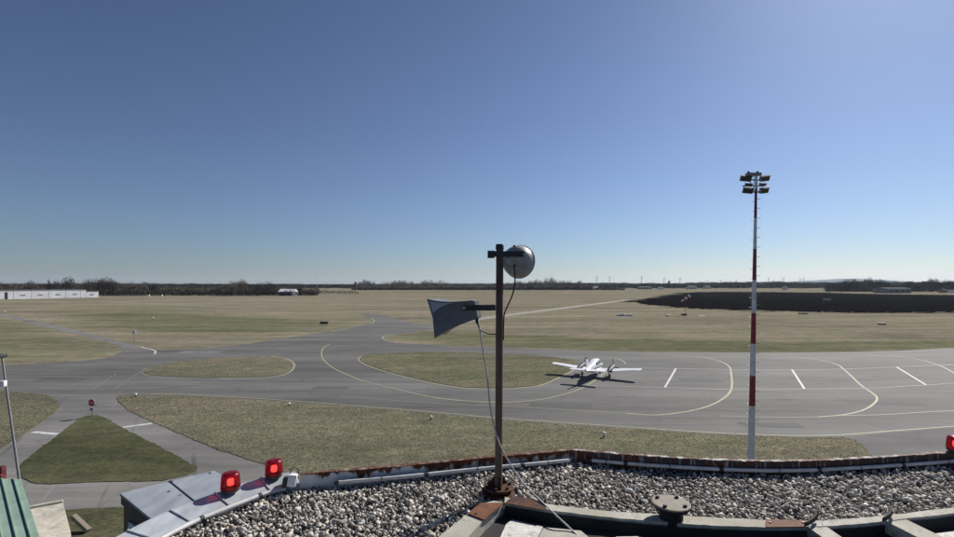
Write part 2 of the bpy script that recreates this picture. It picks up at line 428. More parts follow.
asphalt_px = [(-260,374),(0,365.5),(52,363),(90,360),(108,357.5),(121,352.5),(135,351.5),(150,350.5),(185,349),(220,347),(280,339),(330,331),(355,326),(369,323),
  (372,320.5),(369,318),(361,315.2),(366,313.2),(376,314.2),(387,316),(402,320),(413,323),(426,324.2),(440,323.5),(446,326.6),(430,329.5),(413,332),(395,334.5),(386,336),
  (384,337.5),(388,340),(400,342.8),(440,345.2),(520,348),(600,351),(700,352.3),(800,352.5),(880,351.3),(954,348),(1100,341),(1300,334)]
pts = smooth_line([G(*p) for p in asphalt_px], 5)
pts += [G(1400, 420), G(1400, 700), G(-500, 700), G(-500, 390)]
apron = sheet('apron', pts, .006, M['asphalt']); setp(apron, 'grey asphalt taxiways and parking apron', kind='structure')

serv_px = [(-150,470),(0,450),(44,421),(60,408),(57,401),(48,396.2),(80,396),(119,396),(117,401),(129,411),(164,427),(216,449),(264,464),(330,500),(330,560),(-300,560)]
service = sheet('service_road', [G(*p) for p in serv_px], .012, M['service']); setp(service, 'paler service road forking round the grass triangle', kind='structure')
side = sheet('side_road', [G(*p) for p in [(845,437.3),(890,432.6),(954,428),(1150,412),(1150,620),(860,620)]], .011, M['asphalt_dark'])
setp(side, 'darker asphalt road right of the foreground grass', kind='structure')

track = sheet('farm_track', [G(*p) for p in [(-120,292.5),(0,313.5),(62,326.5),(117,341),(141,346),(156,350.3),(140,352),(122,352),(122,347),(104,341),(60,330.5),(0,315.6),(-120,293)]], .009, M['service'])
setp(track, 'narrow paved track meeting the taxiway from the left', kind='structure')
strip = sheet('grass_runway_track', [G(*p) for p in [(440,323.4),(480,317.4),(540,310),(610,301.6),(640,298),(655,296.4),(640,298.8),(610,302.8),(540,311.9),(480,320),(447,326.5)]], .010, M['track'])
setp(strip, 'pale worn strip running diagonally across the field', kind='structure')
for i, l in enumerate([[(100,301.2),(160,303.2),(240,307.2),(250,308.2),(160,304.4),(100,302)], [(165,299.6),(240,300),(300,299.8),(240,300.7),(165,300.4)]]):
    setp(sheet('worn_strip', [G(*p) for p in l], .009 + .002*i, M['worn']), 'faint pale worn strip in the far left field', kind='structure')

islands = {}
def ragged(P, step=.35, amp=.10):
    out = []; n = len(P); ph = [random.uniform(0, 6) for _ in range(3)]; acc = 0
    for i in range(n):
        a, b = Vector(P[i]), Vector(P[(i+1) % n]); L_ = (b-a).length; k = max(1, int(min(L_/step, 260))); nn = Vector((-(b-a).y, (b-a).x, 0)); nn = nn.normalized() if nn.length > 0 else nn
        for j in range(k):
            q = a.lerp(b, j/k); acc += L_/k
            out.append(q + nn*(amp*(.5*math.sin(acc*1.7+ph[0])+.4*math.sin(acc*4.3+ph[1]))*.5 + random.uniform(-amp, amp)*.6))
    return out
def island(name, px, mat, label, sub=5, z=.045):
    p = pxpoly(px, sub) if sub > 1 else [G(*q) for q in px]
    islands[name] = p; p = ragged(p)
    o = sheet('grass_island', p, z, M[mat], .06); setp(o, label, kind='structure'); return o
island('A', [(143,371),(151,375),(185,377),(221,377.5),(260,376.8),(277,375),(287,371.5),(292,367),(291,363),(285,359.6),(272,357),(234,357),(200,359.5),(182,361.5),(160,365.5),(147,369)], 'grass_near', 'small oval grass island between the taxiways')
island('B', [(360,359),(364,356),(373,354),(398,353),(432,352),(469,352.5),(515,354.5),(545,356.5),(570,359.5),(577,363),(572,369.5),(560,376),(547,382),(535,385.5),(520,387),(497,388),(464,387),(432,382),(398,374),(375,367),(363,362)], 'grass_mid', 'long grass island left of the parked aircraft')
island('C', [(85,416.5),(93,415.6),(101,416.5),(117,425),(152,443),(190,463),(197,468),(191.5,473),(164,480.5),(117,481.5),(60,483.6),(40,484),(25,480),(19,472),(24,462),(58,435.5)], 'grass_green', 'green grass triangle between the service road arms', 4)
island('D', [(-200,379),(0,391),(30,393.2),(47,395.6),(57,401.5),(60,408),(45,420.5),(0,450),(-150,470),(-300,470)], 'grass_mid', 'grass patch beside the left service road arm', 1)
island('E', [(120,395.6),(160,395.2),(200,396.6),(276,401.4),(340,406.2),(440,414.2),(488,419),(600,427),(720,435),(800,438),(845,437.6),(857,441),(864,447),(872,457),(890,490),(930,620),(477,700),(400,620),(264,464.5),(216,449),(164,427),(129,411),(118,401.5),(117,397.5)], 'grass_near', 'broad dry grass strip in front of the tower', 1)
island('F', [(20,509.5),(63,510.5),(123,507),(170,505),(200,700),(-60,700)], 'grass_green', 'small grass patch below the service road', 1)

def frag(n): return n
def burnt_outline():
    px = [(635,301.6),(646,300),(657,298),(665,296),(683,294.2),(691,292.2),(720,291.8),(770,292),(830,292.8),(880,294.2),(954,295),(1150,295.4),(1150,313.5),(954,312),(880,312),(830,311.6),(780,310.8),(720,309.2),(695,308.4),(670,306.4),(641,304)]
    out = []
    n = len(px)
    for i in range(n):
        a, b = px[i], px[(i+1) % n]; k = max(2, int(abs(a[0]-b[0])/2))
        for j in range(k):
            t = j/k; x = a[0]+(b[0]-a[0])*t; y = a[1]+(b[1]-a[1])*t
            jit = .35 if y > 300 else .12
            out.append(G(x, y + (random.gauss(0, jit) if 640 < x < 1140 else 0)))
    return out
burnt = sheet('burnt_field', burnt_outline(), .02, M['burnt']); setp(burnt, 'black burnt field stretching across the right distance', kind='structure')

for k in range(150):
    edge = random.random() < .6
    px = random.uniform(660, 975) if edge else random.uniform(628, 690)
    py = np.interp(px, [628, 641, 670, 695, 720, 780, 830, 954, 975], [302.6, 304, 306.4, 308.4, 309.2, 310.8, 311.6, 312, 312.4]) + random.uniform(-.3, 1.1)
    if not edge: py = np.interp(px, [628, 646, 657, 665, 683, 691], [302, 300, 298, 296, 294.2, 292.4]) + random.uniform(-.7, .5)
    c = G(px, py); n = 11; d = c.y; pp = []; wx_ = random.choice((1.5, 3, 5, 8))
    for i in range(n):
        a = 2*math.pi*i/n; rr = random.uniform(.5, 1.2); pp.append((c.x+math.cos(a)*rr*wx_*d/220, c.y+math.sin(a)*rr*1.3*(d/220)**2))
    sheet('scorched_patch', pp, .024 + .0003*k, M['burnt'], parent=burnt)

# ------------------------------------------------------------------ pavement markings (each painted line is a part of the apron)
def line(px, mat='yellow', wd=.2, sub=6, z=.018, name='painted_line', parent=apron):
    return ribbon(name, smooth_line([G(*p) for p in px], sub), wd, z, M[mat], parent)
line([(607,371.5),(598,378),(588,385),(575,391),(558,395.8),(540,399.5),(520,401.6),(501,402.2),(469,401),(432,397),(398,389.5),(363,381)], 'yellow', .17)
line([(520,401.9),(501,402.6),(469,401.6),(432,397.6)], 'yellow_faint', .16, z=.0185)
line([(363,381),(348,375),(337,370),(329,365),(323,359),(321.6,352),(324,347.5),(330,344)], 'yellow', .2)
line([(640,354),(671,355),(701,357),(719,361),(729,366.5),(731,373),(731,390),(724,398),(706,407),(681,412.5),(656,415),(626,413.5)], 'yellow', .22)
line([(626,413.5),(570,410),(520,407),(430,403),(340,396)], 'yellow_faint', .15)
line([(764,354.5),(793,357),(813,359),(835.5,364),(844.5,370),(862,386),(873.5,394),(877,398),(873.5,404),(862,410.5),(842,415),(818,417)], 'yellow', .2)
line([(818,417),(790,417.4),(764,417.2),(720,416)], 'yellow_faint', .15)
line([(842,415.6),(876,415),(920,412.5),(954,410.5),(1020,404)], 'yellow_faint', .17)
line([(868,355),(891,356),(916,359),(938,365),(954,373),(985,392)], 'yellow', .2)
line([(600,356.6),(612,357.5),(622,360.5),(626,364)], 'yellow', .18)
line([(150,393.6),(200,395),(276,399.8),(340,404.6),(440,412.6),(488,417.2),(600,425),(720,433),(800,435.6),(845,434.6),(889,431.2),(954,426.2),(1040,419)], 'yellow', .16)
line([(220,378.2),(260,377.8),(279,376),(289,372.4),(294,367),(293,362.6),(286,358.8),(272,356.2)], 'yellow', .28)
line([(190,377.9),(151,376),(142,371.5),(146,368.5)], 'yellow_faint', .2)
line([(577,366),(572,371),(560,377),(547,383),(535,386.5),(520,388),(497,389),(464,388),(432,383),(398,375),(374,368),(361,362),(358.5,359),(361,356.4)], 'yellow', .22)
line([(395,334.4),(386,335.6),(382.5,337.5),(386,340.4),(398,343.2)], 'yellow', .3)
line([(330,331.8),(355,326.8),(371,323.6),(374,320.5),(371,317.6)], 'yellow', .3)
line([(440,346.2),(520,349),(600,352),(700,353.3),(800,353.5),(880,352.3),(954,349)], 'yellow_faint', .2)
line([(141,347),(152,349.6),(155.5,351.6),(154.5,354)], 'white_line', .3)
line([(602,368.4),(651,368.2),(700,369),(764,370),(824,369.5),(896,367),(954,364.6),(1020,361)], 'white_line', .13)
line([(590,385.6),(603,386),(665,387.4),(729,389.6),(764,389.7),(804,389),(862,388.4),(926,385),(954,383),(1020,378)], 'white_line', .10)
for a, b in (((676,368.4),(665,387.3)), ((792,369.7),(804.5,389)), ((896.5,367),(926,385))):
    line([a, b], 'white_line', .24, 1, z=.022)
for (a, b, n) in (((142,371),(113,390),9), ((116,374),(92,390),7)):
    for k in range(n):
        t0, t1 = k/n, (k+.55)/n
        line([(a[0]+(b[0]-a[0])*t0, a[1]+(b[1]-a[1])*t0), (a[0]+(b[0]-a[0])*t1, a[1]+(b[1]-a[1])*t1)], 'white_faint', .13, 1)
line([(33,432),(58,434.3)], 'white_line', .45, 1, z=.019, parent=service)
line([(123,427.3),(152,423.5)], 'white_line', .45, 1, z=.019, parent=service)
line([(48,396),(118,395.8)], 'white_faint', .2, 1, z=.024, parent=service)
for px in ((700,377,10),(845,380,8),(875,376,9),(785,399,9),(640,383,8)):   # oil stains
    c = G(px[0], px[1]); pp = []
    for k in range(14):
        a = 2*math.pi*k/14; r = random.uniform(.35, 1.0)
        pp.append((c.x + math.cos(a)*r*1.0, c.y + math.sin(a)*r*.5))
    sheet('oil_stain', pp, .0145, M['asphalt_dark'], parent=apron)

for (px, py, lx, ly, mt) in ((700,380,5,2.4,'asphalt_dark'),(880,402,7,2.0,'asphalt_dark'),(560,405,6,1.6,'asphalt_dark'),(250,388,5,1.8,'service'),(60,380,6,2.2,'asphalt_dark'),(330,388,4,1.6,'asphalt_dark'),(770,425,5,1.4,'asphalt_dark'),(200,352,7,3,'service')):
    c = G(px, py); rz = math.radians(random.uniform(-6, 6)); pp = [(c.x+x*lx/2*math.cos(rz)-y*ly/2*math.sin(rz), c.y+x*lx/2*math.sin(rz)+y*ly/2*math.cos(rz)) for x, y in ((-1,-1),(1,-1.05),(1.02,1),(-1,.97))]
    sheet('repair_patch', pp, .0105, M[mt], parent=apron)

# ------------------------------------------------------------------ tufts of grass in the near strips
def tufts(polys, n_per, name, label):
    V = []; Fc = []; C = []
    vs_all = []; cols = []
    for P, count, gw, z0 in polys:
        xs = np.array([p[0] for p in P]); ys = np.array([p[1] for p in P])
        x0, x1, y0, y1 = xs.min(), xs.max(), max(ys.min(), 22), ys.max()
        x0 = max(x0, -60); x1 = min(x1, 60)
        got = []
        tot = 0
        while tot < count:
            x = rng.uniform(x0, x1, count*2); y = rng.uniform(y0, y1, count*2)
            keep = inpoly(x, y, P) & (np.abs(x/y) < 1.06)
            got.append(np.stack([x[keep], y[keep]], 1)); tot += keep.sum()
        p = np.concatenate(got)[:count]
        for b in range(2):
            a = rng.uniform(0, math.pi*2, count); h = rng.uniform(.02, .075, count); wd = rng.uniform(.012, .035, count)
            lean = rng.uniform(.5, 1.8, count)*h; la = rng.uniform(0, math.pi*2, count)
            bx = p[:, 0] + rng.normal(0, .03, count); by = p[:, 1] + rng.normal(0, .03, count)
            v0 = np.stack([bx-np.cos(a)*wd, by-np.sin(a)*wd, np.full(count, z0)], 1)
            v1 = np.stack([bx+np.cos(a)*wd, by+np.sin(a)*wd, np.full(count, z0)], 1)
            v2 = np.stack([bx+np.cos(la)*lean, by+np.sin(la)*lean, z0+h], 1)
            vs_all.append(np.stack([v0, v1, v2], 1).reshape(-1, 3))
            g = (rng.random(count) < gw)[:, None]
            c = np.where(g, np.array(GRASS_GREEN2), np.array(GRASS_DRY2))*rng.choice([.6, .85, 1.1, 1.6], count)[:, None]
            cols.append(np.repeat(c, 3, 0))
    v = np.concatenate(vs_all); c = np.concatenate(cols); n = len(v)//3
    me = bpy.data.meshes.new(name); me.vertices.add(len(v)); me.vertices.foreach_set('co', v.ravel())
    me.loops.add(n*3); me.loops.foreach_set('vertex_index', np.arange(n*3)); me.polygons.add(n)
    me.polygons.foreach_set('loop_start', np.arange(n)*3); me.update(calc_edges=True)
    ca = me.color_attributes.new('scol', 'FLOAT_COLOR', 'POINT')
    ca.data.foreach_set('color', np.concatenate([c, np.ones((len(c), 1))], 1).ravel().astype(np.float32))
    me.materials.append(M['blade']); o = bpy.data.objects.new(name, me); COL.objects.link(o)
    setp(o, label, 'grass', kind='stuff')
tufts([(islands['E'], 60000, .5, .045), (islands['D'], 9000, .5, .045), (islands['A'], 9000, .4, .045), (islands['B'], 20000, .65, .045)], 0, 'grass_tufts', 'short dry grass blades on the near grass strips')

# ------------------------------------------------------------------ the tower and its roof
ZG = CAMH - 1.55       # gravel level
ZT = CAMH - 1.45       # parapet top
tower = empty('control_tower', (0, 0, 0), label='airfield tower with gravel flat roof under the camera', cat='tower')
def RG(px, py, z=ZG): return G(px, py, z)

base_px = [(300,487),(345,483),(400,478.3),(450,473),(500,468),(540,464.3),(572,461)]
base_px2 = [(572,461),(600,463.6),(640,467),(700,470.8),(760,473),(810,472.6),(850,470.6),(900,467.5),(954,463.5),(1010,459.5),(1110,452.5)]
left_px = [(300,487),(270,493.5),(235,506.5),(200,520.5),(170,535),(140,553)]
BC = [RG(*p) for p in base_px]; CE = [RG(*p) for p in base_px2]; AB = [RG(*p) for p in left_px]

def sweep(line_, prof, name, mat, parent, flip=1):
    """sweep a (offset outward, dz) profile along a plan line"""
    rings = []
    for i, p in enumerate(line_):
        t = line_[min(i+1, len(line_)-1)] - line_[max(i-1, 0)]; t.z = 0; t.normalize()
        nn = Vector((-t.y, t.x, 0))*flip
        rings.append([Vector((p.x, p.y, 0)) + nn*o + Vector((0, 0, ZG+dz)) for o, dz in prof])
    return MB().loft(rings).build(name, mat, parent)
def sub_line(l, n=4): return smooth_line(l, n)
# seen from the camera the outward side is the far side
def split(l, cuts):
    n = len(l)-1; out = []
    for a, b in zip(cuts[:-1], cuts[1:]):
        out.append(l[int(round(a*n)):int(round(b*n))+1])
    return out
BCs = sub_line(BC, 6); CEs = sub_line(CE, 6)
ABs = sub_line(AB, 6)
# parapet upstands, with separate coping lips
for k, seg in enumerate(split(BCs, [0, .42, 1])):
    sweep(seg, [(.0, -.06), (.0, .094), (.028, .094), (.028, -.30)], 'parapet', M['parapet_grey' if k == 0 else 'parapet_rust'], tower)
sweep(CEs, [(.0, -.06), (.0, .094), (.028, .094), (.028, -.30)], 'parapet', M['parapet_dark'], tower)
def rough_lip(l, name, mat, o0, o1, z0, z1):
    # coping lip with slightly dented, flaking edge
    rings = []
    l = smooth_line(l, 4)
    for i, p in enumerate(l):
        t = l[min(i+1, len(l)-1)] - l[max(i-1, 0)]; t.z = 0; t.normalize(); nn = Vector((-t.y, t.x, 0))
        j = random.uniform(-.004, .004); k = random.uniform(-.0015, .0015)
        rings.append([Vector((p.x, p.y, 0)) + nn*o + Vector((0, 0, ZG+dz)) for o, dz in [(o0+j, z0+k), (o0+j, z1+k), (o1, z1+k*.5), (o1, z0)]])
    return MB().loft(rings).build(name, mat, tower)
for seg in split(BCs, [0, .33, .66, 1]): rough_lip(seg, 'coping', M['coping_rust'], -.006, .034, .0945, .1005)
for seg in split(CEs, [0, .18, .36, .54, .7, .85, 1]): rough_lip(seg, 'coping', M['coping_white'], -.006, .030, .0945, .100)
# conduit along the inner face: separate pipe lengths with dark couplings
def conduit(l, off, zc, r, cuts):
    for seg in split(l, cuts):
        pts = []
        for i, p in enumerate(seg):
            t = seg[min(i+1, len(seg)-1)] - seg[max(i-1, 0)]; t.z = 0; t.normalize(); nn = Vector((-t.y, t.x, 0))
            pts.append(Vector((p.x, p.y, ZG+zc)) - nn*off)
        pts[0] = pts[0].lerp(pts[1], .04)
        c = MB().tube(pts, r, 10).build('conduit', M['conduit'], tower, True, 40)
        d = (pts[1]-pts[0]).normalized()
        MB().tube([pts[0]-d*.022, pts[0]+d*.012], r*1.12, 10).build('coupling', M['dark_metal'], c, True, 40)
        m = pts[len(pts)//2]
        MB().tube([m-d*.004, m+d*.004], r*1.06, 10).build('coupling', M['dark_metal'], c, True, 40)
conduit(BCs, .052, .030, .0155, [.13, .42, .76, .97])
conduit(CEs, .020, .030, .0155, [.06, .16, .33, .51, .70, .86, 1])
# left: broad zinc sheet over the low wall, and its edge pipe
ABr = ABs
sweep(ABr, [(-.004, -.04), (.0, .025), (-.20, .055), (-.215, .05), (-.215, -.4)], 'zinc_coping', M['sheet_metal'], tower, 1)
for k in (6, 13, 20, 27):
    p = ABr[k]; t = (ABr[k+1]-ABr[k-1]); t.z = 0; t.normalize(); nn = Vector((-t.y, t.x, 0)); m = MB()
    rr = []
    for o_, dz in ((-.002, .027), (-.10, .043), (-.20, .058)): rr.append([Vector((p.x, p.y, ZG+dz))+nn*o_+t*a_+Vector((0, 0, b_)) for a_, b_ in ((-.007, -.002), (.007, -.002), (.005, .007), (-.005, .007))])
    m.loft(rr).build('sheet_joint', M['sheet_metal'], tower)
pts = []
for i, p in enumerate(ABr):
    t = ABr[min(i+1, len(ABr)-1)] - ABr[max(i-1, 0)]; t.z = 0; t.normalize(); nn = Vector((-t.y, t.x, 0))
    pts.append(Vector((p.x, p.y, ZG+.018)) + nn*.02)
c = MB().tube(pts[3:], .016, 10).build('conduit', M['conduit'], tower, True, 40)
for k in (8, 18): 
    d = (pts[k+1]-pts[k]).normalized(); MB().tube([pts[k]-d*.01, pts[k]+d*.01], .02, 10).build('coupling', M['dark_metal'], c, True, 40)

# deck and walls
outer = [p.copy() for p in reversed(ABs)] + BCs[1:] + CEs[1:]
out2 = [Vector((p.x, p.y, 0)) for p in outer]
roof_poly = out2 + [Vector((6.4, 2.6, 0)), Vector((6.4, -2.5, 0)), Vector((-2.4, -2.5, 0)), Vector((-2.4, 2.0, 0))]
sheet('roof_deck', roof_poly, ZG - .03, M['deck'], parent=tower)
wall_poly = [Vector((p.x, p.y, 0)) for p in [BC[0] + Vector((.02, -.05, 0)), (BC[0]+BC[-1])/2 + Vector((0, -.05, 0)), BC[-1] + Vector((0, -.05, 0)), CE[4] + Vector((0, -.05, 0)), CE[-1] + Vector((0, -.05, 0))]] + [Vector((6.3, 2.5, 0)), Vector((6.3, -2.4, 0)), Vector((-2.3, -2.4, 0)), Vector((-2.3, 2.0, 0)), Vector((-1.6, 2.8, 0))]
n = len(wall_poly); vs = [Vector((p.x, p.y, 0)) for p in wall_poly] + [Vector((p.x, p.y, ZG-.07)) for p in wall_poly]
MB().add(vs, [(i, (i+1) % n, n+(i+1) % n, n+i) for i in range(n)] + [tuple(range(n, 2*n))]).build('wall', M['plaster'], tower)

# concrete curb frame of the old roof opening
ZC = CAMH - 1.50; ZF = CAMH - 1.655
def ribbon_solid(far_px, near_px, name, mat, zt=ZC, zb=ZF-.02, parent=tower):
    rings = []
    for a, b in zip(far_px, near_px):
        p, q = G(a[0], a[1], zt), G(b[0], b[1], zt)
        rings.append([p, q, Vector((q.x, q.y, zb)), Vector((p.x, p.y, zb))])
    return MB().loft(rings).build(name, mat, parent)
def lerp_pairs(fp, npx, k=5):
    A = smooth_line([Vector((*p, 0)) for p in fp], k); B = smooth_line([Vector((*p, 0)) for p in npx], k)
    j = lambda: random.uniform(-.35, .35)
    return [(p.x, p.y+j()) for p in A], [(p.x, p.y+j()) for p in B]
curb = MB().build('curb_frame_none') if False else None
arm_l = ribbon_solid([(400,568),(438,537),(468,513.2),(480,504),(494,500.5)], [(447,575),(467,538),(484,519.2),(495,509.5),(503.5,502.2)], 'curb', M['curb'])
a, b = lerp_pairs([(505,497),(546,503.5),(590,509),(640,513),(683,515.6)], [(504.5,502.5),(544,509),(590,515),(640,520),(683,523.5)])
arm_r = ribbon_solid(a, b, 'curb', M['curb'])
a, b = lerp_pairs([(683.3,515.6),(720,517.6),(765,519.5),(822,520.5)], [(683.3,523.5),(720,525.5),(765,527),(822,526)])
ribbon_solid(a, b, 'curb', M['curb'])
a, b = lerp_pairs([(822.4,520.5),(860,517.6),(890,514.6),(954,507.3),(1060,492),(1170,476)], [(822.4,526),(860,523.4),(890,520),(954,513),(1060,498),(1170,482)])
ribbon_solid(a, b, 'curb', M['curb'])
for l in ([(808,526.6),(826,526)], [(886,520.9),(905,518.6)]):
    p, q = G(*l[0], ZC-.004), G(*l[1], ZC-.004)
    d = Vector((.0 if l[0][0] < 850 else .12, -1, 0)).normalized()*.9
    rings = []
    for o in (p, p+d):
        oo = o; e = (q-p)
        rings.append([oo, oo+e, oo+e-Vector((0, 0, .15)), oo-Vector((0, 0, .15))])
    MB().loft(rings).build('cross_beam', M['curb'], tower)
# near-black strips painting in the shade on the curb's inner faces
def face_strip(near_px, name, mat, dz0=.018, dz1=.165, off=-.003):
    vs = []; fs = []
    for i, p in enumerate(near_px):
        a = G(p[0], p[1], ZC); a.y += off
        vs += [Vector((a.x, a.y, ZC-dz0)), Vector((a.x, a.y-.003, ZC-dz1))]
        if i: fs.append((2*i-2, 2*i-1, 2*i+1, 2*i))
    return MB().add(vs, fs).build(name, mat, tower)
face_strip([(504.5,502.7),(544,509.2),(590,515.4),(640,520.4),(683,524),(720,526),(765,527.4),(806,526.9)], 'painted_shade_face', M['curb_dark'], off=-.009)
face_strip([(828,526.2),(860,524),(884,521.4)], 'painted_shade_face', M['curb_dark'], off=-.009)
face_strip([(907,518.8),(954,513.6),(1060,498.6),(1170,482.6)], 'painted_shade_face', M['curb_dark'], off=-.009)
# floor of the recess and the pale slabs lying in it
fl = [G(504, 503, ZF), G(560, 509, ZF), G(683, 522, ZF), G(822, 525, ZF), G(1060, 497, ZF), G(1170, 481, ZF)]
fl = [Vector((p.x, p.y+.3, 0)) for p in fl] + [Vector((6.0, 1.2, 0)), Vector((.0, 1.2, 0)), Vector((-.25, 2.6, 0))]
recess_floor = sheet('recess_floor', fl, ZF, M['deck'], parent=tower)
def slab(px, z, h, mat='slab'):
    ps = [G(a, b, z) for a, b in px]; n = len(ps)
    bot = [p - Vector((0, 0, h)) for p in ps]
    return MB().add(ps+bot, [tuple(range(n)), tuple(range(2*n-1, n-1, -1))] + [(i, (i+1) % n, n+(i+1) % n, n+i) for i in range(n)])
o = slab([(506,524),(512,519.5),(543,526.5),(537,537),(520,560),(490,560)], ZC-.06, .08).build('concrete_slab', M['slab'])
setp(o, 'pale concrete slab in the roof recess below the speaker pole', 'slab')
o = slab([(544,527),(581,530.5),(590,538),(560,560),(523,560),(539,537)], ZC-.063, .08).build('concrete_slab', M['curb'])
setp(o, 'grey speckled concrete slab right of the pale slab in the recess', 'slab')
o = slab([(616,536.5),(640,536),(660,545),(650,560),(600,560)], ZC-.05, .09).build('concrete_slab', M['slab'])
setp(o, 'bright slab corner at the frame bottom under the round flange', 'slab')
o = slab([(912,536),(954,531),(1000,528),(1010,560),(900,560)], ZC-.06, .08).build('concrete_slab', M['slab'])
setp(o, 'pale slab in the recess at the lower right corner', 'slab')

# rusty cover plates on the curb
def plate(px, name, mat, label, z=ZC+.004, h=.006, bolts=()):
    e = empty(name, G(*px[0], z), label=label, cat='plate'); o0 = e.location.copy()
    ps = [G(a, b, z+h)-o0 for a, b in px]; n = len(ps); bot = [p-Vector((0, 0, h)) for p in ps]
    lipz = Vector((0, 0, -.03))
    m = MB().add(ps+bot, [tuple(range(n)), tuple(range(2*n-1, n-1, -1))] + [(i, (i+1) % n, n+(i+1) % n, n+i) for i in range(n)])
    m.build('sheet', mat, e)
    for b in bolts:
        q = G(*b, z+h)-o0
        MB().lathe([(0, .006), (.008, .006), (.008, 0), (0, 0)], 6, q).build('bolt', M['dark_metal'], e)
    return e
plate([(467.5,513),(484.5,519.5),(504,502.3),(481,502.6)], 'cover_plate', M['plate_rust'], 'brown rusty plate on the left curb arm below the pole', bolts=[(476,513.5)])
plate([(505,502.6),(544.5,510),(546.5,504.6),(531,498),(512,496.2)], 'cover_plate', M['flange_rust'], 'dark rust red plate on the right curb arm below the pole')
plate([(766,519),(766,526.8),(806,526.4),(806,520)], 'cover_plate', M['plate_rust'], 'small rusty plate with bolts on the curb near the right', bolts=[(770,522.5),(803,522.5)])
# dark straps across the curb
for (pts, lab) in (([(806,526),(813,521.5),(816,517.5),(815,514.5)], 'dark strap lying over the curb right of the rusty plate'), ([(884,521),(889,517.5),(891,513.5),(890.5,509.5)], 'dark strap over the curb near the lower right corner')):
    P = [G(a, b, ZC+.012+.008*i) for i, (a, b) in enumerate(pts)]
    m = MB(); rings = []
    for i, p in enumerate(P):
        wv = Vector((.022, .004, 0)); th = Vector((0, 0, .006))
        rings.append([p-wv*.7, p+wv*.7, p+wv*.5+th*4, p-wv*.5+th*4])
    setp(m.loft(rings).build('steel_strap', M['rubber']), lab, 'strap')

# round blanking flange on a stub pipe
fc = G(671, 502, ZC + .10)
fl_ = empty('blank_flange', (fc.x, fc.y, ZC), label='round grey-brown bolted flange plate on a stub pipe', cat='flange')
hz = .10
MB().lathe([(0, hz), (.114, hz), (.119, hz-.003), (.119, hz-.012), (.112, hz-.014), (0, hz-.014)], 40).build('plate', M['plate_grey'], fl_, True, 30)
MB().lathe([(.105, hz-.0145), (.112, hz-.0145), (.112, hz-.028), (.078, hz-.036), (.072, hz-.05), (.074, -.05)], 32).build('stub_pipe', M['curb_dark'], fl_, True, 30)
for k in range(4):
    a = math.radians(45+90*k); q = Vector((.09*math.cos(a)*1.0, .09*math.sin(a), hz))
    MB().lathe([(0, .014), (.011, .014), (.013, .011), (.013, .0), (0, 0)], 6, q).build('bolt', M['dark_metal'], fl_)

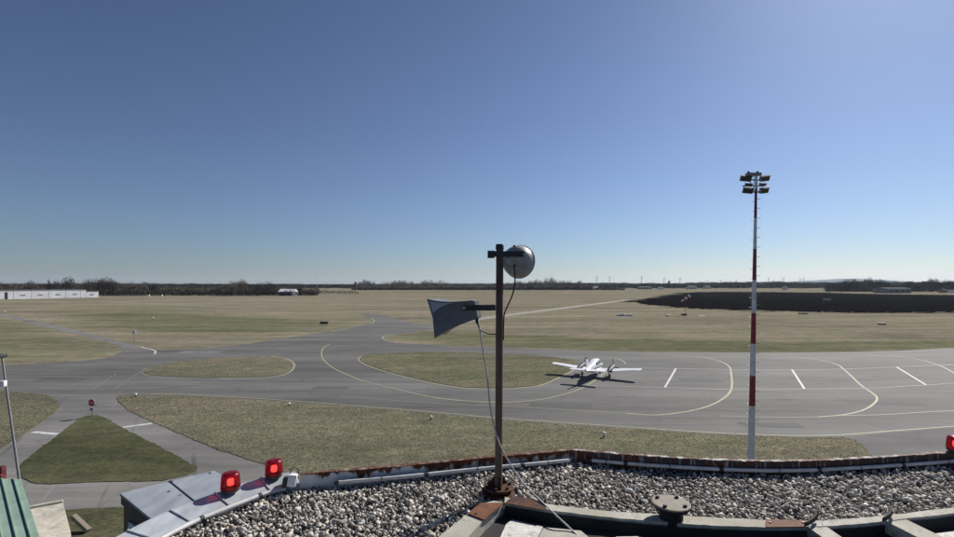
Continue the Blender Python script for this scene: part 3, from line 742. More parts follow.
# ------------------------------------------------------------------ gravel (thousands of stones, uncountable)
def gravel():
    bm = bmesh.new(); bmesh.ops.create_icosphere(bm, subdivisions=1, radius=1); bm.verts.ensure_lookup_table()
    bv = np.array([v.co[:] for v in bm.verts]); bf = np.array([[v.index for v in f.verts] for f in bm.faces]); bm.free()
    poly = [(p.x, p.y) for p in out2]
    # near limit: the curb's far edge
    curbline = [G(a, b, ZG) for a, b in [(1170,476.5),(1060,492.5),(954,508),(890,515.5),(822,521.5),(720,519),(640,514.3),(590,510.2),(546,504.5),(512,497.5),(495,501.5),(480,505),(468,514.5),(438,538.5),(400,570)]]
    poly = [(p[0], p[1]) for p in poly] + [(p.x, p.y) for p in curbline] + [(-.4, 2.2), (-1.8, 2.2)]
    xs = [p[0] for p in poly]; ys = [p[1] for p in poly]
    sp = .0250
    X, Y = np.meshgrid(np.arange(min(xs), max(xs), sp), np.arange(min(ys), max(ys), sp)); x = X.ravel(); y = Y.ravel()
    x = np.concatenate([x, x+sp/2]); y = np.concatenate([y, y+sp/2])
    lay = np.concatenate([np.zeros(len(x)//2), np.ones(len(x)//2)])
    x = x + rng.normal(0, sp*.28, len(x)); y = y + rng.normal(0, sp*.28, len(y))
    k = inpoly(x, y, poly) & ((lay == 0) | (rng.random(len(x)) < .5))
    x, y, lay = x[k], y[k], lay[k]; n = len(x)
    r = np.clip(rng.lognormal(math.log(.0115), .34, n), .006, .028)
    und = .010*np.sin(x*2.3+1)*np.cos(y*3.1) + .006*np.sin(x*7+y*5)
    z = ZG - .024 + lay*.016 + und + rng.uniform(-.004, .005, n)
    sc = np.stack([r*rng.uniform(.9, 1.6, n), r*rng.uniform(.7, 1.05, n), r*rng.uniform(.42, .8, n)], 1)
    # random rotation
    q = rng.normal(size=(n, 4)); q[:, 0] *= 1.5; q[:, 1:3] *= .55; q /= np.linalg.norm(q, axis=1)[:, None]
    w_, a, b, c = q.T
    Rm = np.stack([1-2*(b*b+c*c), 2*(a*b-c*w_), 2*(a*c+b*w_), 2*(a*b+c*w_), 1-2*(a*a+c*c), 2*(b*c-a*w_), 2*(a*c-b*w_), 2*(b*c+a*w_), 1-2*(a*a+b*b)], 1).reshape(n, 3, 3)
    yaw = rng.uniform(0, 2*math.pi, n); cy, sy = np.cos(yaw), np.sin(yaw); zz = np.zeros(n); oo = np.ones(n)
    Yw = np.stack([cy, -sy, zz, sy, cy, zz, zz, zz, oo], 1).reshape(n, 3, 3)
    Rm = Rm @ Yw
    lv = bv[None]*(1 + rng.normal(0, .19, (n, len(bv), 1)))*sc[:, None, :]
    v = np.einsum('nij,nkj->nki', Rm, lv) + np.stack([x, y, z], 1)[:, None, :]
    nv = len(bv); f = (bf[None] + (np.arange(n)*nv)[:, None, None]).reshape(-1, 3)
    tone = rng.choice([.08, .20, .36, .50, .62], n, p=[.10, .18, .28, .30, .14])*rng.uniform(.8, 1.2, n)
    hue = rng.normal(0, .035, n)
    col = np.stack([tone*(1.04+hue), tone*.97, tone*(.87-hue), np.ones(n)], 1)
    col = np.repeat(col, nv, 0).astype(np.float32)
    me = bpy.data.meshes.new('roof_gravel'); me.vertices.add(n*nv); me.vertices.foreach_set('co', v.ravel())
    me.loops.add(len(f)*3); me.loops.foreach_set('vertex_index', f.ravel()); me.polygons.add(len(f))
    me.polygons.foreach_set('loop_start', np.arange(len(f))*3); me.update(calc_edges=True)
    ca = me.color_attributes.new('scol', 'FLOAT_COLOR', 'POINT'); ca.data.foreach_set('color', col.ravel())
    me.materials.append(M['stone']); o = bpy.data.objects.new('roof_gravel', me); COL.objects.link(o)
    setp(o, 'loose pale and dark gravel covering the flat roof', 'gravel', kind='stuff'); print('stones', n)
gravel()

# ------------------------------------------------------------------ projecting bay below the left coping
ZB = CAMH - 2.1
b1, b2, b4 = G(120, 493, ZB), G(214, 470.5, ZB), G(153, 520, ZB)
b3 = b2 + (b4-b1)*1.5; b4 = b1 + (b4-b1)*1.5
bay = empty('roof_bay', (b1.x, b1.y, ZB-2.2), label='dark framed bay with blue-grey sheet roof beside the tower edge', cat='bay')
off = bay.location
def q4(ps, h0, h1): 
    n = len(ps); return MB().add([Vector((p.x-off.x, p.y-off.y, h1)) for p in ps]+[Vector((p.x-off.x, p.y-off.y, h0)) for p in ps], [tuple(range(n)), tuple(range(2*n-1, n-1, -1))]+[(i, (i+1) % n, n+(i+1) % n, n+i) for i in range(n)])
bp = [b1, b2, b3, b4]; ctr = (b1+b2+b3+b4)/4
q4(bp, 2.175, 2.2).build('roof_sheet', M['bay_roof'], bay)
q4([p.lerp(ctr, .012) for p in bp], 2.09, 2.174).build('fascia', M['dark_metal'], bay)
q4([p.lerp(ctr, .05) for p in bp], 0, 2.09).build('wall', M['dark_metal'], bay)
# window in the left wall (b1-b4 side)
inn = [p.lerp(ctr, .05) for p in bp]; d = (inn[3]-inn[0]); nrm = Vector((d.y, -d.x, 0)).normalized()
if nrm.dot(inn[0]-ctr) < 0: nrm = -nrm
w0, w1 = inn[0]+d*.15, inn[0]+d*.85
def wp(p, z, o): return Vector((p.x-off.x, p.y-off.y, z)) + nrm*o
MB().add([wp(w0, 1.95, .004), wp(w1, 1.95, .004), wp(w1, .9, .004), wp(w0, .9, .004)], [(0,1,2,3)]).build('window', M['glass'], bay)
fr = MB()
for a, b_, z0, z1 in ((w0, w0+d*.04, .86, 1.99), (w1-d*.04, w1, .86, 1.99), (w0, w1, 1.95, 1.99), (w0, w1, .86, .9)):
    fr.add([wp(a, z0, .006), wp(b_, z0, .006), wp(b_, z1, .006), wp(a, z1, .006), wp(a, z0, .02), wp(b_, z0, .02), wp(b_, z1, .02), wp(a, z1, .02)], [(0,1,2,3),(4,5,6,7),(0,1,5,4),(1,2,6,5),(2,3,7,6),(3,0,4,7)])
fr.build('window_frame', M['white_plastic'], bay)
# standing seam crossing the sheet and scraps of bitumen
s0, s1 = b1.lerp(b2, .5), b4.lerp(b3, .42)
MB().tube([Vector((s0.x-off.x, s0.y-off.y, 2.203)), Vector((s1.x-off.x, s1.y-off.y, 2.203))], .006, 6).build('seam', M['dark_metal'], bay)
for u, v_, r in ((.50, .02, .03), (.38, .22, .018), (.42, .36, .016), (.93, .04, .02)):
    p = b1.lerp(b2, u) + (b4-b1)*v_
    m = MB(); k = 7; m.add([Vector((p.x-off.x+math.cos(2*math.pi*i/k)*r*random.uniform(.5, 1.3), p.y-off.y+math.sin(2*math.pi*i/k)*r*.6*random.uniform(.5, 1.3), 2.206)) for i in range(k)], [tuple(range(k))])
    m.build('bitumen_patch', M['dark_metal'], bay)

# ------------------------------------------------------------------ red obstruction lamps
def red_lamp(loc, label, s=1.0):
    e = empty('obstruction_lamp', loc, label=label, cat='warning lamp', group='red obstruction lamps on the roof edge')
    MB().lathe([(0, 0), (.058*s, 0), (.062*s, .006), (.062*s, .018), (.052*s, .024), (0, .024)], 24).build('base', M['dark_metal'], e, True, 30)
    MB().lathe([(.058*s, .022), (.067*s, .026), (.066*s, .04), (.062*s, .09*s), (.059*s, .118*s), (.05*s, .130*s), (.02*s, .133*s), (0, .1335*s)], 28).build('lens', M['lens'], e, True)
    MB().lathe([(0, .04), (.015*s, .044), (.016*s, .05), (.016*s, .082*s), (.013*s, .086*s), (0, .087*s)], 14).build('bulb', M['bulb'], e, True)
    return e
p = G(230.5, 490.5, ZG+.062); red_lamp(p, 'red warning lamp on the zinc coping, nearer the sheet bay roof')
p = G(274, 476.5, ZG+.062); red_lamp(p, 'red warning lamp on the zinc coping beside the small floodlight')
p = G(956, 451, ZG+.104); red_lamp(p, 'red warning lamp cut by the right picture edge', 1.0)
# small floodlight
p = G(290, 489, ZG); p.z = ZG+.012
fld = empty('small_floodlight', p, math.radians(12), label='small white floodlight box with black front lying at the parapet corner', cat='floodlight')
rt = Euler((math.radians(-12), math.radians(8), 0)).to_matrix()
MB().cbox((.018, 0, .055), (.062, .09, .085), .008, rt).build('housing', M['white_plastic'], fld, True, 40)
MB().cbox((-.032, 0, .045), (.038, .082, .075), .010, rt).build('cowl', M['dark_metal'], fld, True, 40)
MB().tube([(.0, .02, .09), (.0, .03, .125), (.025, .035, .14), (.05, .035, .125), (.055, .04, .095), (.05, .06, .07)], .004, 8).build('cable', M['cable_dark'], fld, True)

# ------------------------------------------------------------------ loudspeaker pole
pb = G(498.5, 489, ZG+.02); D = pb.y
pole = empty('speaker_pole', (pb.x, pb.y, ZG-.02), label='rusty steel pole on a bolted flange carrying two loudspeakers', cat='pole')
ptop = ZP(245.5, D) - pole.location.z
def tx(px): return (px-CX)/F*D - pole.location.x
MB().tube([(0, 0, .03), (tx(499.2), 0, ptop*.5), (tx(499.8), 0, ptop)], .0275, 16).build('shaft', M['pole_rust'], pole, True, 40)
MB().lathe([(0, ptop+.012), (.026, ptop+.010), (.031, ptop), (.031, ptop-.03), (.0285, ptop-.03)], 16, (tx(499.8), 0, 0)).build('cap', M['dark_metal'], pole, True, 40)
MB().lathe([(0, .028), (.118, .028), (.122, .024), (.122, .008), (.118, .004), (0, .004)], 36).build('base_flange', M['flange_rust'], pole, True, 30)
MB().lathe([(.03, .066), (.108, .066), (.112, .062), (.112, .05), (.108, .046), (.03, .046)], 36, (0, 0, 0)).build('upper_flange', M['flange_rust'], pole, True, 30)
for k in range(6):
    a = math.radians(60*k+15)
    MB().lathe([(0, .016), (.010, .016), (.012, .012), (.012, -.04), (0, -.04)], 6, (math.cos(a)*.088, math.sin(a)*.088, .066)).build('bolt', M['flange_rust'], pole)
for k in range(3):
    a = math.radians(120*k+40); d = Vector((math.cos(a), math.sin(a), 0)); s_ = Vector((-d.y, d.x, 0))*.004
    P_ = [d*.026+Vector((0, 0, .066)), d*.09+Vector((0, 0, .066)), d*.026+Vector((0, 0, .14))]
    MB().add([p+s_ for p in P_]+[p-s_ for p in P_], [(0,1,2),(5,4,3),(0,1,4,3),(1,2,5,4),(2,0,3,5)]).build('gusset', M['flange_rust'], pole)

# rectangular horn on the left
def hp(px, py, dy=0.0): return Vector(((px-CX)/F*(D+dy), D+dy, ZP(py, D+dy)))
hc = hp(478, 309); 
horn = empty('horn_loudspeaker', hc, label='dark rectangular horn loudspeaker on the left of the pole', cat='loudspeaker')
# local: axis points left (-x) and slightly away; flared rings
ax = Vector((-.95, .22, -.20)).normalized(); sdv = Vector((ax.y, -ax.x, 0)).normalized(); upv = ax.cross(sdv).normalized()
if upv.z < 0: upv = -upv
L = .325; rings = []; prof = [(0, .060, .062), (.02, .070, .072), (.08, .074, .078), (.15, .082, .088), (.21, .094, .101), (.26, .110, .116), (.30, .128, .133), (.325, .142, .146)]
def rect_ring(t, hw, hh, k=6):
    c = ax*t; out = []
    cor = [(-1, -1), (1, -1), (1, 1), (-1, 1)]
    for i in range(4):
        a, b = cor[i], cor[(i+1) % 4]
        for j in range(k):
            u = a[0]+(b[0]-a[0])*j/k; v = a[1]+(b[1]-a[1])*j/k
            # the middle of each side stays back a little: flared corners
            edge = (1-abs(u)) if abs(v) == 1 else (1-abs(v))
            pull = edge*.012*(t/L)**3
            s = 1 - .06*edge*(t/L)**2
            out.append(c - ax*pull + sdv*u*hw*s + upv*v*hh*s)
    return out
MB().loft([rect_ring(t, a, b) for t, a, b in prof], False).build('bell', M['horn'], horn, True, 50)
# bright facet below the upper lip, its highlight painted as a pale triangle
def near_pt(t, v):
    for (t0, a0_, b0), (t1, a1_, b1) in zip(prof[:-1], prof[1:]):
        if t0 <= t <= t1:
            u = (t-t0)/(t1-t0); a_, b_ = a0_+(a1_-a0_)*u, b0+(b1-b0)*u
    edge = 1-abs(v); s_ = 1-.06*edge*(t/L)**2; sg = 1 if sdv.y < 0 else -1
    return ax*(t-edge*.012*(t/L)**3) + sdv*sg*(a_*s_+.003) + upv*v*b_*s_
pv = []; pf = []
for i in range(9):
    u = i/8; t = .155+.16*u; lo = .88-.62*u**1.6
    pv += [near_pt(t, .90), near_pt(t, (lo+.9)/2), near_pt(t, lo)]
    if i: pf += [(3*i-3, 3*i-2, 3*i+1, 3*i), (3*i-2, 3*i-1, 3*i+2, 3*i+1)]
MB().add(pv, pf).build('painted_highlight', simple('highlight_grey', (.42, .42, .43), .6, .15, 20), horn, True)
inner = [rect_ring(t, a-.006, b-.006) for t, a, b in prof[1:]]
MB().loft(inner, False).build('bell_inside', M['bell'], horn, True, 50)
MB().loft([rect_ring(prof[-1][0], prof[-1][1], prof[-1][2]), rect_ring(prof[-1][0]+.004, prof[-1][1]+.002, prof[-1][2]+.002), rect_ring(prof[-1][0], prof[-1][1]-.006, prof[-1][2]-.006)], False).build('rim', M['horn'], horn, True, 40)
MB().loft([[p*s_ for p in []] or [c*1.0 for c in rect_ring(0, .062*s_, .06*s_)] for s_ in (1.0, .6, .01)], True).build('driver_cap', M['horn'], horn)
br_z = hp(480, 307).z - hc.z
MB().box(((hp(495, 307).x+hp(463, 307).x)/2-hc.x, -.098, br_z), (hp(495, 307).x-hp(463, 307).x, .008, .042)).build('bracket', M['dark_metal'], horn)
MB().box((hp(492.6, 307).x-hc.x, -.05, br_z), (.02, .09, .04)).build('bracket', M['dark_metal'], horn)
bpnt = hp(464.5, 309); MB().lathe([(0, .012), (.009, .01), (.012, .004), (.012, 0)], 12, (bpnt.x-hc.x, -.104, br_z), Euler((math.radians(90), 0, 0)).to_matrix()).build('bolt', M['galv'], horn, True)
MB().lathe([(.012, 0), (.012, -.03), (.006, -.04), (0, -.04)], 10, (hp(477, 318).x-hc.x, -.02, hp(477, 318).z-hc.z-.0)).build('cable_gland', M['dark_metal'], horn, True)

# round reflex horn at the top right, facing away
bc = hp(516.5, 261, .06)
bell = empty('round_loudspeaker', bc, label='round grey horn loudspeaker at the top of the pole facing away', cat='loudspeaker')
bax = Vector((.50, .86, -.08)).normalized(); Rb = bax.to_track_quat('Z', 'Y').to_matrix()
MB().lathe([(0, -.085), (.03, -.083), (.062, -.072), (.092, -.05), (.112, -.02), (.122, .015), (.128, .05), (.131, .052), (.128, .054), (.118, .02), (.06, .0), (0, -.01)], 40, (0, 0, 0), Rb).build('dome', M['bell'], bell, True, 50)
MB().lathe([(0, -.135), (.03, -.133), (.04, -.12), (.042, -.07)], 20, (0, 0, 0), Rb).build('driver', M['bell'], bell, True, 50)
x0, x1 = hp(488, 255).x-bc.x, hp(523, 255).x-bc.x; zz = hp(500, 254.5).z-bc.z
MB().box(((x0+x1)/2, -.118, zz), (x1-x0, .012, .042)).build('bracket', M['dark_metal'], bell)
MB().box((hp(491, 255).x-bc.x, -.06, zz), (.05, .11, .05)).build('clamp', M['dark_metal'], bell)
for px, py in ((513.5, 247), (521.5, 255.5), (514, 266)):
    q = hp(px, py)-bc; MB().lathe([(0, .016), (.008, .014), (.01, 0)], 10, (q.x, -.128, q.z), Euler((math.radians(90), 0, 0)).to_matrix()).build('bolt', M['dark_metal'], bell, True)
# cables
def cable(px, name, mat, r, label, dys=None, wrap=None):
    P = [hp(a, b, (dys[i] if dys else 0)) for i, (a, b) in enumerate(px)]
    o = MB().tube(smooth_line(P, 6), r, 7).build(name, mat, None, True); setp(o, label, 'cable'); return o
cable([(514,266.5),(515,276),(514.5,286),(512,296),(507.5,306),(504.3,314),(503.6,322),(503.4,340)], 'speaker_cable', M['cable_dark'], .0055, 'dark cable hanging from the round loudspeaker to the pole', [-.07,-.075,-.07,-.065,-.05,-.035,-.03,-.03])
cable([(477,322),(479,328),(484,332),(490,334),(496,334)], 'speaker_cable', M['cable_dark'], .0045, 'short dark loop of cable from horn loudspeaker to pole', [-.02,-.025,-.03,-.032,-.033])
P = [hp(478,320,-.02), hp(480,332,-.035), hp(483,350,-.045), hp(487.5,380,-.05), hp(489.5,402,-.05), hp(492,418,-.05), hp(497.5,438,-.05), hp(504,453,-.06), G(520,479,ZG+.12), G(540,500,ZG+.07), G(557,516,ZF+.15), G(572,530,ZF+.10), G(590,548,ZF+.07)]
o = MB().tube(smooth_line(P, 6), .0055, 7).build('speaker_cable', M['cable'], None, True); setp(o, 'pale cable sagging from the horn loudspeaker across the gravel to the recess', 'cable')

# ------------------------------------------------------------------ floodlight mast
DM = 30.8; mx = (751-CX)/F*DM
mast = empty('floodlight_mast', (mx, DM, .05), label='tall red and white banded floodlight mast on the grass', cat='light mast')
mtop = ZP(176, DM)
def mz(py): return ZP(py, DM)-.05
lean = (756.2-751)/F*DM
def mr(z): return .215 - (.215-.065)*min(1, (z/ mtop))
def mxo(z): return lean*z/mtop
cuts = [(540, 'mast_white'), (437+70, 'mast_red'), (468, 'mast_white'), (405.5, 'mast_red'), (375.5, 'mast_white'), (343.5, 'mast_red'), (313, 'mast_white'), (280, 'mast_red'), (249, 'mast_white'), (218, 'mast_red'), (189, 'mast_white'), (176, None)]
z_prev = 0.0
for (py, mt), (py2, _) in zip(cuts[:-1], cuts[1:]):
    z0 = z_prev; z1 = mz(py2)
    if z1 <= z0: continue
    MB().tube([(mxo(z0), 0, z0), (mxo(z1), 0, z1-.004)], [mr(z0), mr(z1)], 14).build('mast_section', M[mt], mast, True, 40); z_prev = z1
MB().box((0, 0, .02), (.9, .9, .14)).build('foundation', M['curb'], mast)
# climbing rungs
z = 3.0
while z < mtop-1.2:
    for s in (-1, 1):
        zz_ = z + (.17 if s > 0 else 0)
        MB().tube([(mxo(zz_)+s*mr(zz_)*.9, -.03, zz_), (mxo(zz_)+s*(mr(zz_)+.19), -.05, zz_), (mxo(zz_)+s*(mr(zz_)+.19), -.05, zz_+.05)], .014, 5).build('rung', M['grey_metal'], mast)
    z += .62
hx = mxo(mtop)
def MP(px, py): return Vector(((px-CX)/F*DM-mx, 0, mz(py)))
MB().tube([(hx, 0, mtop-.9), (hx, 0, mz(174))], .05, 8).build('head_tube', M['grey_metal'], mast)
for py, x0, x1 in ((180, 744, 763), (186, 743, 764), (192, 745, 763)):
    a, b = MP(x0, py), MP(x1, py); MB().box(((a.x+b.x)/2, 0, a.z), (b.x-a.x, .07, .07)).build('crossarm', M['grey_metal'], mast)
for px in (751, 754.2, 757.5):
    a, b = MP(px, 175.5), MP(px, 193); MB().tube([(a.x, .03, a.z), (b.x, .03, b.z)], .025, 6).build('strut', M['galv'], mast)
t0, t1 = MP(746.5, 174.5), MP(760, 174.5)
MB().cbox(((t0.x+t1.x)/2, 0, t0.z), (t1.x-t0.x, .4, .17), .02).build('top_box', M['grey_metal'], mast)
for px in (748.5, 757.5):
    a = MP(px, 172.9); MB().lathe([(0, .11), (.06, .10), (.085, .05), (.085, -.08)], 12, (a.x, 0, a.z)).build('beacon', M['dark_metal'], mast, True)
for px, py, tilt, s in ((744, 179.4, -1, 1), (762.6, 179.2, 1, 1), (746, 191.4, -1, .9), (762, 191.2, 1, .9), (746.8, 185.6, -1, .6), (760.8, 185.4, 1, .6)):
    a = MP(px, py); rot = Euler((math.radians(28), math.radians(-8*tilt), math.radians(12*tilt))).to_matrix()
    hgt = .33 if s > .7 else .13
    f_ = MB().cbox((a.x, -.20, a.z), (.60*s+.06, .2, hgt), .03, rot).build('floodlight', M['grey_metal'], mast, True, 40)
    MB().box(Vector((a.x, -.20, a.z)) + rot @ Vector((0, -.104, 0)), (.54*s+.04, .006, hgt-.05), rot).build('lamp_glass', M['glass'], f_)
    MB().box(Vector((a.x, -.20, a.z)) + rot @ Vector((0, .0, hgt/2+.012)), (.60*s+.09, .26, .018), rot).build('hood', M['rubber'], f_)

# ------------------------------------------------------------------ twin-engined aircraft
pl = empty('aircraft', (15.35, 61.9, -.13), math.radians(-26), label='white twin-engined low-wing propeller aircraft parked on the apron', cat='aircraft')
st = [(3.75, .04, .04, 1.22), (3.6, .34, .34, 1.23), (3.2, .66, .62, 1.26), (2.5, .95, .9, 1.31), (1.7, 1.14, 1.1, 1.38), (1.15, 1.3, 1.36, 1.47), (.55, 1.36, 1.64, 1.6), (-.3, 1.36, 1.7, 1.63), (-1.1, 1.3, 1.6, 1.62), (-2.0, 1.08, 1.3, 1.6), (-3.0, .80, .98, 1.6), (-4.0, .5, .68, 1.63), (-4.75, .2, .4, 1.67), (-5.0, .06, .24, 1.70)]
def fpt(y, a, off=0.0):
    for (y0, w0_, h0, z0), (y1, w1_, h1, z1) in zip(st[:-1], st[1:]):
        if y1 <= y <= y0:
            t = (y0-y)/(y0-y1); w_ = w0_+(w1_-w0_)*t; h = h0+(h1-h0)*t; z = z0+(z1-z0)*t; break
    c, s = math.cos(a), math.sin(a); e = .82
    return Vector(((abs(c)**e)*math.copysign(1, c)*(w_/2+off), y, z+(abs(s)**e)*math.copysign(1, s)*(h/2+off)))
MB().loft([[fpt(y, 2*math.pi*k/28) for k in range(28)] for y, *_ in st]).build('fuselage', M['plane_white'], pl, True, 60)
def fpatch(y0, y1, a0, a1, name, mat, n=5):
    vs = []; fs = []
    for i in range(n+1):
        for j in range(n+1):
            vs.append(fpt(y0+(y1-y0)*i/n, math.radians(a0+(a1-a0)*j/n), .008))
    for i in range(n):
        for j in range(n): fs.append((i*(n+1)+j, i*(n+1)+j+1, (i+1)*(n+1)+j+1, (i+1)*(n+1)+j))
    return MB().add(vs, fs).build(name, mat, pl, True)
for s in (0, 1):
    for y0, y1 in ((.95, .35), (.2, -.45), (-.6, -1.15), (-1.3, -1.75)):
        a = (18, 50) if s == 0 else (130, 162)
        fpatch(y0, y1, *a, 'cabin_window', M['glass'])
fpatch(1.25, .98, 40, 86, 'windscreen', M['glass']); fpatch(1.25, .98, 94, 140, 'windscreen', M['glass'])
fpatch(2.2, -4.4, -8, -1, 'stripe', M['plane_navy'], 12); fpatch(2.2, -4.4, 181, 188, 'stripe', M['plane_navy'], 12)
foil = [(0, 0), (.02, .028), (.1, .06), (.3, .08), (.6, .055), (1, .004), (1, -.004), (.6, -.03), (.3, -.045), (.1, -.04), (.02, -.02)]
def wing(sections, name, mat=M['plane_white'], vert=False, parent=pl):
    rings = []
    for (x, yle, z, ch) in sections:
        rings.append([Vector((x, yle-u*ch, z+v*ch)) if not vert else Vector((v*ch*.9, yle-u*ch, z)) for u, v in foil])
    return MB().loft(rings).build(name, mat, parent, True, 40)
for s in (-1, 1):
    wg = wing([(s*.3, 1.15, 1.00, 1.95), (s*1.6, .85, 1.10, 1.75), (s*5.35, .58, 1.46, 1.2), (s*5.6, .46, 1.49, .95), (s*5.7, .2, 1.50, .5)], 'wing')
    rings = []
    MB().box((s*4.2, -.62, 1.37), (1.9, .012, .02), Euler((0, -s*.095, 0)).to_matrix()).build('aileron_gap', M['grey_metal'], wg)
    MB().lathe([(0, .13), (.035, .1), (.04, -.1), (0, -.16)], 8, (s*5.68, .25, 1.51), Euler((math.radians(-90), 0, 0)).to_matrix()).build('wingtip_light', M['red_paint' if s < 0 else 'white_plastic'], wg, True)
    # nacelle
    rings = []
    for y, r, zc in ((2.15, .20, 1.27), (2.1, .30, 1.27), (1.8, .38, 1.26), (1.2, .41, 1.24), (.3, .40, 1.22), (-.5, .32, 1.20), (-1.1, .18, 1.19), (-1.45, .05, 1.19)):
        rings.append([Vector((s*1.95+r*1.0*math.cos(2*math.pi*k/18), y, zc+r*.92*math.sin(2*math.pi*k/18))) for k in range(18)])
    nac = MB().loft(rings).build('engine_nacelle', M['plane_navy'], pl, True, 50)
    MB().tube([(s*1.95+.15, .1, .87), (s*1.95+.16, -.35, .83)], .05, 8).build('exhaust', M['grey_metal'], nac, True)
    sp = MB().lathe([(0, .32), (.06, .28), (.12, .16), (.15, 0), (0, 0)], 16, (s*1.95, 2.16, 1.27), Euler((math.radians(-90), 0, 0)).to_matrix()).build('spinner', M['plane_white'], nac, True, 50)
    for k in range(3):
        a = math.radians(90+120*k + 8*s); d = Vector((math.cos(a), 0, math.sin(a))); c0 = Vector((s*1.95, 2.24, 1.27)); t = Vector((-d.z, 0, d.x))
        rings = []
        for r, ch, tw in ((.1, .09, 1.0), (.35, .15, .8), (.65, .14, .5), (.92, .09, .35), (.97, .04, .3)):
            cv = (t*math.cos(tw)+Vector((0, 1, 0))*math.sin(tw))*ch/2; nv_ = cv.cross(d).normalized()*.012
            rings.append([c0+d*r-cv, c0+d*r+nv_, c0+d*r+cv, c0+d*r-nv_])
        MB().loft(rings).build('propeller_blade', M['dark_metal'], nac, True, 40)
wing([(0, -3.25, 1.85, 1.75), (0, -3.55, 2.02, 1.42), (0, -4.3, 3.02, .95), (0, -4.45, 3.12, .75)], 'tail_fin', vert=True)
wing([(0, -4.26, 3.122, .98), (0, -4.42, 3.24, .70)], 'fin_cap', M['plane_navy'], True)
for s in (-1, 1): wing([(s*.02, -3.85, 1.72, 1.15), (s*.4, -3.95, 1.72, 1.05), (s*2.0, -4.2, 1.74, .75), (s*2.1, -4.4, 1.74, .45)], 'tailplane')
def gear(x, y, zt, r=.24):
    g = MB().tube([(x, y, zt), (x, y, r+.14)], .05, 8).build('landing_gear', M['galv'], pl, True)
    R_ = Euler((0, math.radians(90), 0)).to_matrix()
    MB().lathe([(.1, -.09), (r*.9, -.085), (r, -.05), (r, .05), (r*.9, .085), (.1, .09)], 20, (x+.1, y, r+.138), R_, True).build('wheel', M['rubber'], g, True, 40)
for x, y, z in ((-1.75, -.15, 1.1), (1.75, -.15, 1.1), (-.05, 2.75, 1.1)): gear(x, y, z)

# ------------------------------------------------------------------ small things about the field
def stop_sign():
    p = G(92, 416, .045); e = empty('stop_sign', p, math.radians(-2), label='red stop sign on a post at the tip of the grass triangle', cat='sign')
    h = ZP(402.5, p.y)-p.z
    MB().tube([(0, 0, -.05), (0, 0, h+.3)], .03, 8).build('post', M['galv'], e, True)
    def octo(r, y0, y1):
        rings = [[Vector((math.cos(math.pi/8+k*math.pi/4)*r, y, h+math.sin(math.pi/8+k*math.pi/4)*r)) for k in range(8)] for y in (y0, y1)]
        return MB().loft(rings)
    octo(.35, -.05, -.034).build('sign_border', M['white_plastic'], e); pn = octo(.322, -.054, -.0505).build('sign_panel', M['red_paint'], e)
    cu = bpy.data.curves.new('lettering', 'FONT'); cu.body = 'STOP'; cu.size = .24; cu.align_x = 'CENTER'; cu.align_y = 'CENTER'; cu.extrude = .002
    to = bpy.data.objects.new('lettering_tmp', cu); COL.objects.link(to)
    bpy.context.view_layer.update(); dg = bpy.context.evaluated_depsgraph_get()
    tm = bpy.data.meshes.new_from_object(to.evaluated_get(dg)); bpy.data.objects.remove(to)
    lo = bpy.data.objects.new('lettering', tm); COL.objects.link(lo); lo.parent = pn; lo.location = (0, -.057, h); lo.rotation_euler = (math.radians(90), 0, 0)
    tm.materials.clear(); tm.materials.append(M['white_plastic'])
    z2 = ZP(409, p.y)-p.z
    MB().box((0, -.045, z2), (.42, .012, .26)).build('plate', M['white_plastic'], e); MB().box((0, -.053, z2), (.34, .003, .12)).build('plate_mark', M['blue_paint'], e)
stop_sign()

def lamp_post():
    base = AT(24, 25, 0); top = AT(2, 25, ZP(357, 25))
    e = empty('lamp_post', base, label='slim grey leaning lamp post at the left picture edge', cat='lamp post')
    t = top-base
    MB().tube([(0, 0, 0), t*.5, t], [.075, .055, .045], 10).build('post', M['grey_metal'], e, True, 40)
    MB().cbox(t+Vector((-.08, 0, .05)), (.34, .45, .2), .04).build('lamp_head', M['dark_metal'], e, True, 40)
    k = t*((ZP(383, 25))/t.z); MB().cbox(k+Vector((-.02, -.12, 0)), (.26, .2, .3), .03).build('junction_box', M['white_plastic'], e, True, 40)
lamp_post()

def edge_light(px, py, label, s=1.0, zb=.0):
    p = G(px, py, zb); e = empty('edge_light', p, label=label, cat='edge light', group='small white edge lights beside the taxiways')
    MB().lathe([(.09*s, 0), (.09*s, .05), (.04*s, .06), (.04*s, .2*s), (0, .2*s)], 10).build('stem', M['dark_metal'], e)
    MB().lathe([(.07*s, .2*s), (.13*s, .22*s), (.14*s, .3*s), (.08*s, .38*s), (0, .39*s)], 12).build('cap', M['white_plastic'], e, True)
for a in ((135.5, 396.8, 'white edge light at the corner by the stop sign road', 1.0, .045), (289, 406, 'white edge light on the strip grass left of the pole', .9, .045), (431, 419.5, 'white edge light on the strip grass below the horn loudspeaker', .9, .045),
          (604, 437, 'white edge light on the strip grass below the aircraft', 1.1, .045), (153, 319.5, 'white edge light in the green field beyond the left taxiway', 2.0), (4.5, 313, 'white edge light beside the narrow track at far left', 2.2)):
    edge_light(*a)
def field_sign(px, py, h, w_, hh, mat, name, label, legs=True, thick=.08):
    p = G(px, py); e = empty(name, p, label=label, cat='marker')
    MB().cbox((0, 0, h-hh/2), (w_, thick, hh), .015).build('panel', mat, e)
    for s in ((-1, 1) if w_ > .8 else (0,)): MB().tube([(s*w_*.35, .05, 0), (s*w_*.35, .05, h-hh*.3)], .05, 6).build('post', M['grey_metal'], e)
field_sign(134, 343, 2.6, .75, .75, M['white_plastic'], 'field_sign', 'small white sign on a thin post by the track junction')
field_sign(324, 324.6, .9, 2.4, .7, M['dark_metal'], 'taxiway_board', 'low dark board on the grass by the taxiway bend', thick=.3)
